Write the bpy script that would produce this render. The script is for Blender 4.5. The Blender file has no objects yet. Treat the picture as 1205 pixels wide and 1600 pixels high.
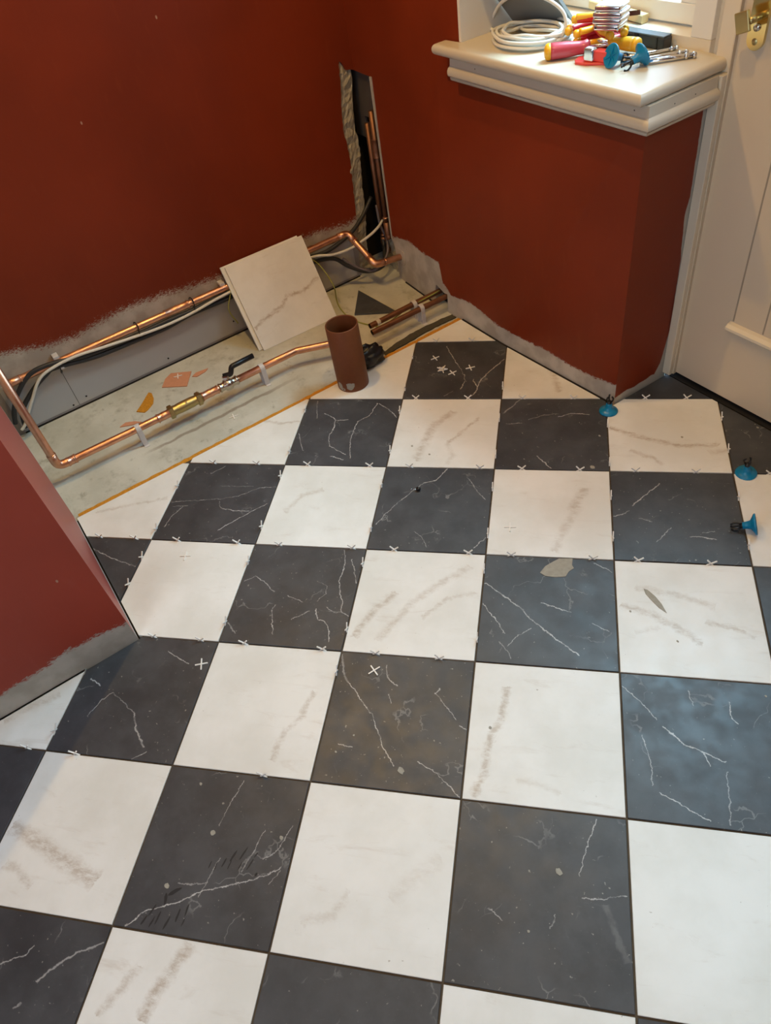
import bpy, bmesh, math, random
from mathutils import Vector, Matrix, noise as mnoise
random.seed(7)
S = bpy.context.scene
COL = S.collection
PI = math.pi

# ------------------------------------------------------------------ camera
cam_d = bpy.data.cameras.new('camera'); cam = bpy.data.objects.new('camera', cam_d); COL.objects.link(cam)
cam_d.sensor_fit = 'VERTICAL'; cam_d.sensor_height = 24.0; cam_d.sensor_width = 24.0
cam_d.lens = 17.0046; cam_d.clip_start = 0.02
RC = [(0.5569, 0.8193, -0.1365), (0.5514, -0.4875, -0.677), (-0.6212, 0.3018, -0.7232)]           # rows: right, down, forward
M4 = Matrix(((RC[0][0], -RC[1][0], -RC[2][0], 0), (RC[0][1], -RC[1][1], -RC[2][1], 0), (RC[0][2], -RC[1][2], -RC[2][2], 0), (0, 0, 0, 1)))
cam.matrix_world = Matrix.Translation(Vector((1.2213, -1.4636, 1.537))) @ M4
S.camera = cam

# ------------------------------------------------------------------ world, lights, exposure
W = bpy.data.worlds.new('sky'); S.world = W; W.use_nodes = True
bg = W.node_tree.nodes['Background']; bg.inputs[0].default_value = (0.55, 0.72, 1.0, 1); bg.inputs[1].default_value = 3.0

def area(name, loc, target, sx, sy, power, col):
    l = bpy.data.lights.new(name, 'AREA'); l.shape = 'RECTANGLE'; l.size = sx; l.size_y = sy; l.energy = power; l.color = col
    o = bpy.data.objects.new(name, l); COL.objects.link(o); o.location = loc
    o.rotation_euler = (Vector(target) - Vector(loc)).to_track_quat('-Z', 'Y').to_euler()
    return o
def downlight(loc, power, col=(1.0, 0.61, 0.19), spot=150, r=0.020):
    l = bpy.data.lights.new('downlight_lamp', 'SPOT'); l.energy = power; l.color = col; l.spot_size = math.radians(spot); l.spot_blend = 1.0; l.shadow_soft_size = r
    o = bpy.data.objects.new('downlight_lamp', l); COL.objects.link(o); o.location = loc
area('window_daylight', (-0.37, 0.60, 1.65), (-0.10, -0.8, 0.9), 0.75, 1.3, 8, (0.50, 0.80, 1.0))
area('door_daylight', (0.41, 0.60, 1.80), (0.50, -0.8, 0.9), 0.70, 1.5, 40, (0.45, 0.76, 1.0))
area('window_skylight', (-0.30, 1.00, 2.35), (-0.34, 0.12, 0.93), 0.8, 0.8, 112, (0.42, 0.80, 1.0))
area('rear_fill_light', (1.35, -3.30, 1.65), (0.9, -1.5, 0.2), 1.5, 1.4, 24, (0.72, 0.90, 1.0))  # added fill lamp outside the made-up rear window
DL = [(-0.72, -0.90), (0.05, -0.45), (0.75, -2.55), (1.80, -1.45)]
for (x, y), p in zip(DL, (58, 33, 10, 31)):
    downlight((x, y, 2.37), p)
S.view_settings.view_transform = 'Standard'; S.view_settings.look = 'None'
S.view_settings.exposure = 0.0; S.view_settings.gamma = 1.0; S.view_settings.use_curve_mapping = False

# ------------------------------------------------------------------ object helpers
def mesh_obj(name, verts, faces, mat=None, parent=None, smooth=False, origin=None, rotz=0.0, mats=None, fmat=None):
    me = bpy.data.meshes.new(name)
    me.from_pydata([tuple(v) for v in verts], [], faces)
    o = bpy.data.objects.new(name, me); COL.objects.link(o)
    for m in (mats or ([mat] if mat else [])): me.materials.append(m)
    if fmat: me.polygons.foreach_set('material_index', fmat)
    if smooth: me.polygons.foreach_set('use_smooth', [True] * len(me.polygons))
    me.update()
    if parent: o.parent = parent
    return o
def bm_obj(name, bm, mat=None, parent=None, smooth=False, mats=None):
    me = bpy.data.meshes.new(name); bmesh.ops.recalc_face_normals(bm, faces=bm.faces[:]); bm.to_mesh(me); bm.free()
    o = bpy.data.objects.new(name, me); COL.objects.link(o)
    for m in (mats or ([mat] if mat else [])): me.materials.append(m)
    if smooth: me.polygons.foreach_set('use_smooth', [True] * len(me.polygons))
    if parent: o.parent = parent
    return o
def tag(o, label, cat, group=None):
    o['label'] = label; o['category'] = cat
    if group: o['group'] = group
    return o
def thing(name, label, cat, loc=(0, 0, 0), rotz=0, group=None, rot=None):
    o = bpy.data.objects.new(name, None); COL.objects.link(o); o.empty_display_size = 0.02
    o.location = loc; o.rotation_euler = rot if rot else (0, 0, rotz)
    return tag(o, label, cat, group)
def struct(o, label=None):
    o['kind'] = 'structure'
    if label: o['label'] = label
    return o
def box_bm(x0, x1, y0, y1, z0, z1, bev=0.0, seg=1, bm=None, M=None):
    b = bm or bmesh.new()
    r = bmesh.ops.create_cube(b, size=1.0)
    vs = r['verts']
    for v in vs:
        v.co = Vector((x0 + (v.co.x + .5) * (x1 - x0), y0 + (v.co.y + .5) * (y1 - y0), z0 + (v.co.z + .5) * (z1 - z0)))
    if bev:
        es = list({e for v in vs for e in v.link_edges})
        rb = bmesh.ops.bevel(b, geom=es, offset=bev, segments=seg, affect='EDGES', profile=0.5)
        vs = list(set(rb['verts']) | {v for v in vs if v.is_valid})
    if M:
        for v in vs: v.co = M @ v.co
    return b
def box(name, x0, x1, y0, y1, z0, z1, mat, parent=None, bev=0.0, seg=1, smooth=False, M=None):
    return bm_obj(name, box_bm(x0, x1, y0, y1, z0, z1, bev, seg, M=M), mat, parent, smooth)
def prism(name, poly, z0, z1, mat, parent=None, bev=0.0, fn=None, mats=None, smooth=False):
    """poly in a plane, extruded from z0 to z1; fn maps (a,b,c) to a point"""
    b = bmesh.new(); fn = fn or (lambda a, c, z: (a, c, z))
    top = [b.verts.new(fn(p[0], p[1], z1)) for p in poly]; bot = [b.verts.new(fn(p[0], p[1], z0)) for p in poly]
    n = len(poly); ft = b.faces.new(top); fb = b.faces.new(bot[::-1])
    for i in range(n): b.faces.new((top[i], bot[i], bot[(i + 1) % n], top[(i + 1) % n]))
    b.normal_update()
    if bev:
        te = [e for e in b.edges if e.verts[0] in top and e.verts[1] in top]
        bmesh.ops.bevel(b, geom=te, offset=bev, segments=1, affect='EDGES', profile=0.5)
    bmesh.ops.triangulate(b, faces=[f for f in b.faces if len(f.verts) > 4])
    return bm_obj(name, b, mat, parent, smooth, mats=mats)
def catmull(pts, n=8):
    P = [Vector(p) for p in pts]
    P = [2 * P[0] - P[1]] + P + [2 * P[-1] - P[-2]]
    out = []
    for i in range(1, len(P) - 2):
        for k in range(n):
            t = k / n; a, b, c, d = P[i - 1], P[i], P[i + 1], P[i + 2]
            out.append(0.5 * ((2 * b) + (c - a) * t + (2 * a - 5 * b + 4 * c - d) * t * t + (3 * b - a - 3 * c + d) * t ** 3))
    out.append(P[-2]); return out
def fillet(pts, rad, n=7):
    P = [Vector(p) for p in pts]; out = [P[0]]
    for i in range(1, len(P) - 1):
        a, b, c = P[i - 1], P[i], P[i + 1]
        u = (a - b).normalized(); v = (c - b).normalized()
        ang = u.angle(v); d = min(rad / math.tan(ang / 2), (a - b).length * .49, (c - b).length * .49)
        s, e = b + u * d, b + v * d
        for k in range(n + 1):
            t = k / n; out.append((1 - t) ** 2 * s + 2 * t * (1 - t) * b + t * t * e)
    out.append(P[-1]); return out
def sweep_bm(path, r, n=12, bm=None, caps=True, rf=None):
    b = bm or bmesh.new(); P = [Vector(p) for p in path]
    t0 = (P[1] - P[0]).normalized(); up = Vector((0, 0, 1)) if abs(t0.z) < .9 else Vector((1, 0, 0))
    nrm = t0.cross(up).normalized(); rings = []
    for i, p in enumerate(P):
        t = ((P[min(i + 1, len(P) - 1)] - P[max(i - 1, 0)])).normalized()
        nrm = (nrm - t * nrm.dot(t)).normalized(); bn = t.cross(nrm)
        rr = rf(i / (len(P) - 1)) if rf else r
        rings.append([b.verts.new(p + (nrm * math.cos(2 * PI * k / n) + bn * math.sin(2 * PI * k / n)) * rr) for k in range(n)])
    for a, c in zip(rings, rings[1:]):
        for k in range(n): b.faces.new((a[k], a[(k + 1) % n], c[(k + 1) % n], c[k]))
    if caps: b.faces.new(rings[0][::-1]); b.faces.new(rings[-1])
    return b
def sweep(name, path, r, mat, parent=None, n=12, caps=True, rf=None):
    return bm_obj(name, sweep_bm(path, r, n, caps=caps, rf=rf), mat, parent, True)
def lathe_bm(prof, n=24, M=None, bm=None):
    b = bm or bmesh.new(); rings = []
    for r, z in prof:
        if r < 1e-6: rings.append([b.verts.new((0, 0, z))])
        else: rings.append([b.verts.new((r * math.cos(2 * PI * k / n), r * math.sin(2 * PI * k / n), z)) for k in range(n)])
    for a, c in zip(rings, rings[1:]):
        for k in range(n):
            if len(a) == 1 and len(c) == 1: continue
            if len(a) == 1: b.faces.new((a[0], c[(k + 1) % n], c[k]))
            elif len(c) == 1: b.faces.new((a[k], a[(k + 1) % n], c[0]))
            else: b.faces.new((a[k], a[(k + 1) % n], c[(k + 1) % n], c[k]))
    if M:
        for rg in rings:
            for v in rg: v.co = M @ v.co
    return b
def lathe(name, prof, mat, parent=None, n=24, M=None, smooth=True):
    o = bm_obj(name, lathe_bm(prof, n, M), mat, parent, smooth)
    return o
def axisM(a, b):
    """matrix placing the local z axis from point a towards b"""
    a = Vector(a); b = Vector(b)
    return Matrix.Translation(a) @ (b - a).to_track_quat('Z', 'Y').to_matrix().to_4x4()
def auto_smooth(o, ang=40):
    me = o.data
    me.polygons.foreach_set('use_smooth', [True] * len(me.polygons))
    b = bmesh.new(); b.from_mesh(me)
    for e in b.edges:
        if len(e.link_faces) == 2 and e.calc_face_angle(0) > math.radians(ang): e.smooth = False
    b.to_mesh(me); b.free(); return o
def copy_tree(o, parent=None):
    c = o.copy(); COL.objects.link(c); c.parent = parent
    for ch in list(o.children): copy_tree(ch, c)
    return c

# ------------------------------------------------------------------ node helpers
class NT:
    def __init__(self, name, rough=0.5, metal=0.0, spec=0.5, col=None):
        self.m = bpy.data.materials.new(name); self.m.use_nodes = True; self.t = self.m.node_tree
        self.b = self.t.nodes['Principled BSDF']
        self.b.inputs['Roughness'].default_value = rough; self.b.inputs['Metallic'].default_value = metal
        self.b.inputs['Specular IOR Level'].default_value = spec
        if col: self.b.inputs['Base Color'].default_value = (*col, 1)
    def n(self, typ, **kw):
        nd = self.t.nodes.new(typ)
        for k, v in kw.items(): setattr(nd, k, v)
        return nd
    def put(self, sock, v):
        if isinstance(v, bpy.types.NodeSocket): self.t.links.new(v, sock)
        elif v is not None:
            if hasattr(sock, 'default_value') and sock.type == 'RGBA' and len(v) == 3: v = (*v, 1)
            sock.default_value = v
    def math(self, op, a, b=None, c=None, clamp=False):
        nd = self.n('ShaderNodeMath', operation=op, use_clamp=clamp); self.put(nd.inputs[0], a)
        if b is not None: self.put(nd.inputs[1], b)
        if c is not None: self.put(nd.inputs[2], c)
        return nd.outputs[0]
    def vmath(self, op, a, b=None):
        nd = self.n('ShaderNodeVectorMath', operation=op); self.put(nd.inputs[0], a)
        if b is not None: self.put(nd.inputs[1], b)
        return nd.outputs['Value'] if op in ('DOT_PRODUCT', 'LENGTH', 'DISTANCE') else nd.outputs[0]
    def scale(self, a, s):
        nd = self.n('ShaderNodeVectorMath', operation='SCALE'); self.put(nd.inputs[0], a); nd.inputs['Scale'].default_value = s; return nd.outputs[0]
    def obj(self): return self.n('ShaderNodeTexCoord').outputs['Object']
    def mapping(self, v, scale=(1, 1, 1), rot=(0, 0, 0), loc=(0, 0, 0)):
        nd = self.n('ShaderNodeMapping'); self.put(nd.inputs[0], v); nd.inputs['Scale'].default_value = scale
        nd.inputs['Rotation'].default_value = rot; nd.inputs['Location'].default_value = loc; return nd.outputs[0]
    def noise(self, v, scale, detail=3, rough=0.5, dist=0.0, color=False):
        nd = self.n('ShaderNodeTexNoise'); self.put(nd.inputs['Vector'], v); nd.inputs['Scale'].default_value = scale
        nd.inputs['Detail'].default_value = detail; nd.inputs['Roughness'].default_value = rough; nd.inputs['Distortion'].default_value = dist
        return nd.outputs['Color'] if color else nd.outputs['Fac']
    def rng(self, v, a, b, c=0.0, d=1.0, smooth=True):
        nd = self.n('ShaderNodeMapRange', interpolation_type='SMOOTHSTEP' if smooth else 'LINEAR')
        for i, x in enumerate((v, a, b, c, d)): self.put(nd.inputs[i], x)
        return nd.outputs[0]
    def mix(self, f, a, b, mode='MIX'):
        nd = self.n('ShaderNodeMix', data_type='RGBA', blend_type=mode); self.put(nd.inputs['Factor'], f)
        self.put(nd.inputs[6], a); self.put(nd.inputs[7], b); return nd.outputs[2]
    def curve(self, fac, pts):
        nd = self.n('ShaderNodeFloatCurve'); self.put(nd.inputs['Value'], fac); cm = nd.mapping; c = cm.curves[0]
        pts = sorted(pts); c.points[0].location = pts[0]; c.points[1].location = pts[-1]
        for p in pts[1:-1]: c.points.new(*p)
        for p in c.points: p.handle_type = 'VECTOR'
        cm.extend = 'HORIZONTAL'; cm.update(); return nd.outputs[0]
    def bump(self, h, strength=0.3, dist=0.002):
        nd = self.n('ShaderNodeBump'); self.put(nd.inputs['Height'], h); nd.inputs['Strength'].default_value = strength; nd.inputs['Distance'].default_value = dist
        self.t.links.new(nd.outputs[0], self.b.inputs['Normal'])
    def color(self, c): self.put(self.b.inputs['Base Color'], c)
    def roughness(self, c): self.put(self.b.inputs['Roughness'], c)
def simple(name, col, rough=0.5, metal=0.0, spec=0.5, var=0.12, scale=30, bump=0.0):
    k = NT(name, rough, metal, spec)
    n = k.noise(k.obj(), scale, 4)
    dark = tuple(c * (1 - var) for c in col); lite = tuple(min(1, c * (1 + var)) for c in col)
    k.color(k.mix(n, dark, lite))
    if bump: k.bump(n, bump, 0.001)
    return k.m

RED = (0.19, 0.0245, 0.0055); RED2 = (0.185, 0.027, 0.013)
def paint_wall(name, axis, rng, pts, bare=(0.36, 0.315, 0.265), bare2=(0.48, 0.43, 0.37), jit=0.016, zmax=0.4, band=None, swap=False, red=RED, stretch=(1, 1, 1)):
    """red paint above an irregular edge, bare plaster below; the edge is a curve over one wall axis"""
    k = NT(name, 0.5, 0, 0.28); P = k.obj(); sp = k.n('ShaderNodeSeparateXYZ'); k.put(sp.inputs[0], P)
    run, h = sp.outputs[axis], sp.outputs[2]
    if swap: run, h = h, run
    u = k.rng(run, rng[0], rng[1], smooth=False)
    c = k.curve(u, [((p[0] - rng[0]) / (rng[1] - rng[0]), p[1] / zmax) for p in pts])
    n1 = k.noise(k.mapping(P, stretch), 38, 6, 0.7); n2 = k.noise(k.mapping(P, (stretch[0] * .45, stretch[1] * .45, stretch[2]), (0.35, 0, 0)), 150, 6, 0.85)
    j = k.math('ADD', k.math('MULTIPLY', k.math('SUBTRACT', n1, 0.5), jit * 1.6), k.math('MULTIPLY', k.math('SUBTRACT', n2, 0.5), jit * 3.4))
    d = k.math('SUBTRACT', h, k.math('ADD', k.math('MULTIPLY', c, zmax), j))
    m = k.rng(d, -0.0012, 0.0012)
    big = k.noise(P, 2.2, 3); strk = k.noise(k.mapping(P, (4, 4, 1)), 9, 4, 0.6)
    rc = k.mix(k.rng(big, 0.3, 0.7), tuple(x * 0.86 for x in red), tuple(min(1, x * 1.12) for x in red))
    rc = k.mix(k.math('MULTIPLY', k.rng(strk, 0.55, 0.8), 0.25), rc, (red[0] * 1.3, red[1] * 1.9, red[2] * 2.4))
    v = k.n('ShaderNodeTexVoronoi'); k.put(v.inputs['Vector'], k.mapping(P, (1, 1, 0.55), (0, 0.4, 0.2))); v.inputs['Scale'].default_value = 9; v.inputs['Randomness'].default_value = 1
    spk = k.rng(v.outputs['Distance'], 0.018, 0.03, 1, 0)
    rc = k.mix(k.math('MULTIPLY', spk, 0.7), rc, (0.5, 0.36, 0.27))
    g = k.mix(k.rng(k.noise(P, 14, 5), 0.35, 0.65), bare, bare2)
    if band is not None:   # the plasterboard strip let in below the plaster
        e = k.rng(k.math('SUBTRACT', sp.outputs[2], band), -0.001, 0.001)
        g = k.mix(e, (0.30, 0.275, 0.265), g)
    k.color(k.mix(m, g, rc))
    k.roughness(k.math('ADD', 0.75, k.math('MULTIPLY', m, -0.25)))
    k.bump(k.math('ADD', k.math('MULTIPLY', k.noise(P, 60, 4), 0.5), k.math('MULTIPLY', m, 0.7)), 0.25, 0.0012)
    return k.m

def tile_mat(name, dark, veins, seed):
    k = NT(name, 0.5, 0, 0.6 if dark else 0.4)
    P0 = k.obj(); P = k.vmath('ADD', P0, (seed * 3.17, seed * 1.31, seed * 0.7))
    dn = k.scale(k.vmath('SUBTRACT', k.noise(P, 55, 4, 0.7, color=True), (0.5, 0.5, 0.5)), 0.016 if dark else 0.030)
    PD = k.vmath('ADD', P0, dn)
    brk = k.rng(k.noise(P, 30, 4, 0.6), 0.30, 0.55, 0.25, 1.0)
    acc = None
    for pts, w, a in veins:
        (x0, y0), (x1, y1) = pts[0], pts[-1]; L = math.hypot(x1 - x0, y1 - y0); c, s = (x1 - x0) / L, (y1 - y0) / L
        uv = [((x - x0) * c + (y - y0) * s, -(x - x0) * s + (y - y0) * c) for x, y in pts]
        keep = [uv[0]]
        for q in uv[1:-1]:
            if q[0] > keep[-1][0] + .002 and q[0] < L - .002: keep.append(q)
        keep.append((L, 0.0))
        R = k.vmath('SUBTRACT', PD, (x0, y0, 0))
        u = k.vmath('DOT_PRODUCT', R, (c, s, 0)); vv = k.vmath('DOT_PRODUCT', R, (-s, c, 0))
        cv = k.curve(k.math('DIVIDE', u, L), [(q[0] / L, q[1] / 0.4 + 0.5) for q in keep])
        d = k.math('ABSOLUTE', k.math('SUBTRACT', vv, k.math('MULTIPLY_ADD', cv, 0.4, -0.2)))
        m = k.rng(d, w * (0.3 if dark else 0.0), w * (1.4 if dark else 2.4), a, 0.0)
        m = k.math('MULTIPLY', m, k.math('COMPARE', u, L / 2, L / 2))
        acc = m if acc is None else k.math('MAXIMUM', acc, m)
    if dark:
        base = k.mix(k.rng(k.noise(P, 9, 6, 0.65), 0.3, 0.7), (0.037, 0.040, 0.046), (0.062, 0.066, 0.074))
        base = k.mix(k.math('MULTIPLY', k.rng(k.noise(P, 3, 3), 0.45, 0.75), 0.35), base, (0.016, 0.017, 0.020))
        vo = k.n('ShaderNodeTexVoronoi', feature='DISTANCE_TO_EDGE')
        k.put(vo.inputs['Vector'], k.vmath('ADD', P, k.scale(k.noise(P, 14, 4, color=True), 0.13))); vo.inputs['Scale'].default_value = 7
        fine = k.math('MULTIPLY', k.rng(vo.outputs['Distance'], 0.004, 0.016, 1, 0), k.rng(k.noise(P, 11, 3), 0.54, 0.66))
        base = k.mix(k.math('MULTIPLY', fine, 0.50), base, (0.24, 0.24, 0.24))
        sc = k.rng(k.noise(k.mapping(P, (1, 5, 1), (0, 0, seed)), 45, 5, 0.75), 0.62, 0.78)
        base = k.mix(k.math('MULTIPLY', sc, 0.45), base, (0.19, 0.19, 0.185))
        if acc: base = k.mix(k.math('MULTIPLY', acc, brk), base, (0.46, 0.455, 0.45))
        spk = k.rng(k.noise(P, 130, 2), 0.71, 0.77); base = k.mix(k.math('MULTIPLY', spk, 0.55), base, (0.40, 0.39, 0.35))
    else:
        base = k.mix(k.rng(k.noise(P, 5, 5, 0.6), 0.3, 0.7), (0.70, 0.69, 0.65), (0.80, 0.795, 0.77))
        st = k.noise(k.mapping(P, (1, 4.5, 1), (0, 0, 1.0 + 0.2 * math.sin(seed * 5))), 7, 6, 0.7, 0.6)
        base = k.mix(k.math('MULTIPLY', k.rng(st, 0.56, 0.80), 0.42), base, (0.50, 0.42, 0.345))
        if acc: base = k.mix(k.math('MULTIPLY', acc, k.rng(k.noise(k.mapping(P, (1, 2.5, 1), (0, 0, 1.0)), 34, 6, 0.8), 0.34, 0.62, 0.10, 0.82)), base, (0.40, 0.31, 0.23))
        spk = k.rng(k.noise(P, 120, 2), 0.755, 0.80); base = k.mix(k.math('MULTIPLY', spk, 0.6), base, (0.30, 0.26, 0.21))
    k.color(base)
    k.roughness(k.rng(k.noise(P, 22, 4), 0.3, 0.7, 0.42, 0.54))
    k.bump(k.noise(P, 90, 4), 0.06, 0.001)
    return k.m

# shared materials
def concrete():
    k = NT('concrete', 0.85, 0, 0.3); P = k.obj()
    c = k.mix(k.rng(k.noise(P, 5, 6, 0.6), 0.3, 0.7), (0.46, 0.45, 0.38), (0.60, 0.59, 0.52))
    c = k.mix(k.math('MULTIPLY', k.rng(k.noise(P, 22, 5, 0.7), 0.58, 0.75), 0.5), c, (0.24, 0.225, 0.18))
    c = k.mix(k.math('MULTIPLY', k.rng(k.noise(P, 70, 3, 0.7), 0.70, 0.78), 0.7), c, (0.12, 0.11, 0.09))
    c = k.mix(k.math('MULTIPLY', k.rng(k.noise(P, 11, 5, 0.65), 0.52, 0.72), 0.40), c, (0.26, 0.24, 0.175))
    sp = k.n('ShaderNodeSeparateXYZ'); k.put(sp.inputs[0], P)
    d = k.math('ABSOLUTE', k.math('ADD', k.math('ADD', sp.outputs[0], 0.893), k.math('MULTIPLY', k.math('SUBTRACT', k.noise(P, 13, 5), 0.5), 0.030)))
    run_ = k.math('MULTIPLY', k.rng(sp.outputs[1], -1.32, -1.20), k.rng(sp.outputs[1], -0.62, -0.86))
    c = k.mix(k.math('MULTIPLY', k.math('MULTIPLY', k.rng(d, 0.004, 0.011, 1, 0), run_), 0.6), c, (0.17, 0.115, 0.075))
    k.color(c); k.bump(k.noise(P, 35, 6, 0.7), 0.5, 0.003); return k.m
def copper():
    k = NT('copper', 0.28, 1.0); P = k.obj()
    k.color(k.mix(k.rng(k.noise(P, 25, 4, 0.6), 0.35, 0.7), (0.82, 0.46, 0.31), (0.68, 0.35, 0.22)))
    k.roughness(k.rng(k.noise(P, 30, 3), 0.3, 0.7, 0.32, 0.40)); return k.m
MC = concrete(); COP = copper()
COPD = simple('aged_copper', (0.26, 0.125, 0.075), 0.52, 0.85, var=0.3, scale=40)
BRASS = simple('dull_brass', (0.52, 0.42, 0.19), 0.38, 1.0, var=0.2)
NICK = simple('nickel', (0.62, 0.58, 0.48), 0.25, 1.0)
CHROME = simple('chrome', (0.75, 0.76, 0.78), 0.16, 1.0, var=0.04)
BRASSP = simple('polished_brass', (0.80, 0.62, 0.28), 0.14, 1.0, var=0.06)
BLK = simple('black_plastic', (0.006, 0.006, 0.007), 0.42)
BLKR = simple('black_cable', (0.022, 0.023, 0.026), 0.5)
WCAB = simple('white_cable', (0.68, 0.66, 0.60), 0.4, var=0.05)
GYC = simple('green_yellow_cable', (0.30, 0.30, 0.07), 0.45, var=0.2)
PURP = simple('grey_cable', (0.15, 0.125, 0.14), 0.5)
CLIPM = simple('pipe_clip_plastic', (0.60, 0.57, 0.56), 0.5, var=0.06)
WOODW = simple('painted_wood', (0.56, 0.49, 0.38), 0.33, var=0.04, scale=8)
WOODW2 = simple('white_reveal', (0.74, 0.70, 0.62), 0.5, var=0.04, scale=8)
DOORM = simple('door_paint', (0.60, 0.50, 0.37), 0.38, var=0.04, scale=6)
FRAMEM = simple('door_frame_paint', (0.68, 0.59, 0.45), 0.38, var=0.05, scale=6)
CAULK = simple('bare_plaster', (0.42, 0.40, 0.36), 0.85, var=0.2, scale=50, bump=0.5)
ROUGHP = simple('broken_plaster', (0.36, 0.32, 0.24), 0.95, var=0.45, scale=90, bump=0.8)
VOID = simple('dark_void', (0.012, 0.010, 0.009), 0.9)  # near-black puts the shade of holes and gaps into the colour
BOARD = simple('dark_board', (0.075, 0.062, 0.055), 0.6, var=0.3, scale=14)
ORANGE = simple('orange_mat', (0.54, 0.23, 0.012), 0.7, var=0.5, scale=160, bump=0.5)
PEACH = simple('peach_sheet', (0.60, 0.27, 0.15), 0.7, var=0.12, scale=120)
ADH = simple('tile_adhesive', (0.075, 0.052, 0.030), 0.9, var=0.5, scale=60)
ADHG = simple('dried_adhesive', (0.33, 0.31, 0.26), 0.9, var=0.25, scale=90, bump=0.5)
TERR = simple('brown_pipe_plastic', (0.150, 0.046, 0.015), 0.5, 0, 0.3, var=0.14, scale=70)
SPACE = simple('white_spacer_plastic', (0.82, 0.80, 0.76), 0.4, var=0.03)
BLUE = simple('blue_plastic', (0.0, 0.19, 0.38), 0.32, var=0.08)
REDP = simple('red_grip', (0.50, 0.012, 0.020), 0.30, var=0.12)
PINKP = simple('pink_grip', (0.52, 0.07, 0.10), 0.25, var=0.12)
YELP = simple('yellow_grip', (0.80, 0.42, 0.02), 0.35, var=0.1)
REDC = simple('red_plastic', (0.70, 0.055, 0.045), 0.35, var=0.06)
GREYB = simple('grey_slab', (0.20, 0.20, 0.19), 0.45, var=0.1, scale=12)
PINE = simple('pale_wood', (0.66, 0.50, 0.26), 0.55, var=0.18, scale=25)
TILEEDGE = simple('tile_edge', (0.42, 0.38, 0.32), 0.8)
ZTIE = simple('cable_tie', (0.01, 0.01, 0.01), 0.4)

# ------------------------------------------------------------------ floor
FZ = -0.015
fl = struct(box('floor', -1.50, 2.5, -3.75, 0.42, -0.09, FZ, MC), 'bare grey concrete floor slab beneath the chequered tiles')
GX = -0.735
REGION = [(GX, -1.580), (GX, -0.040), (-0.508, -0.038), (0.004, -0.010), (0.010, 0.226), (2.39, 0.226), (2.39, -3.04), (-0.158, -3.04), (-0.158, -1.580)]
MATR = [(GX - 0.020, -1.573), (GX - 0.020, -0.036), (-0.508, -0.040), (0.005, -0.012), (0.011, 0.224), (2.38, 0.224), (2.38, -3.03), (-0.151, -3.03), (-0.151, -1.573)]
def jag(a, b, n, amp):
    return [(a[0] + (b[0] - a[0]) * i / n + random.uniform(-amp, amp), a[1] + (b[1] - a[1]) * i / n) for i in range(1, n)]
pm = MATR[:1] + jag(MATR[0], MATR[1], 90, 0.0022) + MATR[1:]
u = prism('underlay_mat', pm, FZ - 0.0005, FZ + 0.0105, ORANGE, fl); u['label'] = 'orange tile underlay showing as a thin strip along the tile edge'
prism('adhesive_bed', [(p[0] + (0.020 if i_ < 2 else 0.0), p[1]) for i_, p in enumerate(MATR)], FZ + 0.0100, FZ + 0.0118, ADH, fl)
GAPM = simple('gap_shade_black', (0.02, 0.017, 0.014), 0.95)  # colours the floor strips with the shade of the gap round the nib
box('edge_gap_shade', -0.735, -0.15, -1.586, -1.570, FZ, FZ + .004, GAPM, fl); box('edge_gap_shade', -0.164, -0.148, -3.04, -1.571, FZ, FZ + .004, GAPM, fl)
ADS = [[(-0.6919, -0.8393, -0.012), (-0.6974, -0.8157, -0.012), (-0.7041, -0.773, -0.012), (-0.716, -0.7401, -0.012), (-0.7197, -0.7642, -0.012), (-0.7146, -0.8139, -0.012)], [(-0.7639, -0.3737, -0.012), (-0.7721, -0.2567, -0.012), (-0.7805, -0.1302, -0.012), (-0.7754, -0.0353, -0.012), (-0.8004, -0.0346, -0.012), (-0.8089, -0.1334, -0.012), (-0.8102, -0.2296, -0.012), (-0.794, -0.324, -0.012), (-0.7843, -0.3656, -0.012)]]
ADHO = simple('olive_adhesive', (0.065, 0.056, 0.036), 0.95, var=0.4, scale=120, bump=0.6)
for a in ADS:
    q = []
    for i in range(len(a)):
        p0, p1 = a[i - 1], a[i]
        for k_ in range(6):
            t = k_ / 6; q.append((p0[0] + (p1[0] - p0[0]) * t + random.uniform(-.0022, .0022), p0[1] + (p1[1] - p0[1]) * t + random.uniform(-.0022, .0022)))
    prism('adhesive_ridge', q, FZ - .0005, FZ + .006, ADHO, fl)

# the chequer of square tiles, laid at an angle to the room
T = 1 / 3; TA = math.radians(46); TC, TS = math.cos(TA), math.sin(TA)
T0 = Vector((-1.1995, -0.7282, 0.0)).to_2d()          # where the tile grid's origin lies in the room
def g2w(c, r): return Vector((T0.x + TC * c * T + TS * r * T, T0.y + TS * c * T - TC * r * T))
def w2g(p): x, y = p[0] - T0.x, p[1] - T0.y; return (x * TC + y * TS) / T, (x * TS - y * TC) / T
REG = [w2g(p) for p in REGION]
def clip_poly(poly, c, r, g):
    for ax, val, sgn in ((0, c + g, 1), (0, c + 1 - g, -1), (1, r + g, 1), (1, r + 1 - g, -1)):
        out = []
        for i in range(len(poly)):
            a, b = poly[i - 1], poly[i]; da, db = (a[ax] - val) * sgn, (b[ax] - val) * sgn
            if da * db < 0: t = da / (da - db); out.append((a[0] + (b[0] - a[0]) * t, a[1] + (b[1] - a[1]) * t))
            if db >= 0: out.append(b)
        poly = out
        if len(poly) < 3: return []
    return poly
def poly_area(p): return 0.5 * sum(p[i - 1][0] * p[i][1] - p[i][0] * p[i - 1][1] for i in range(len(p)))
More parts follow.
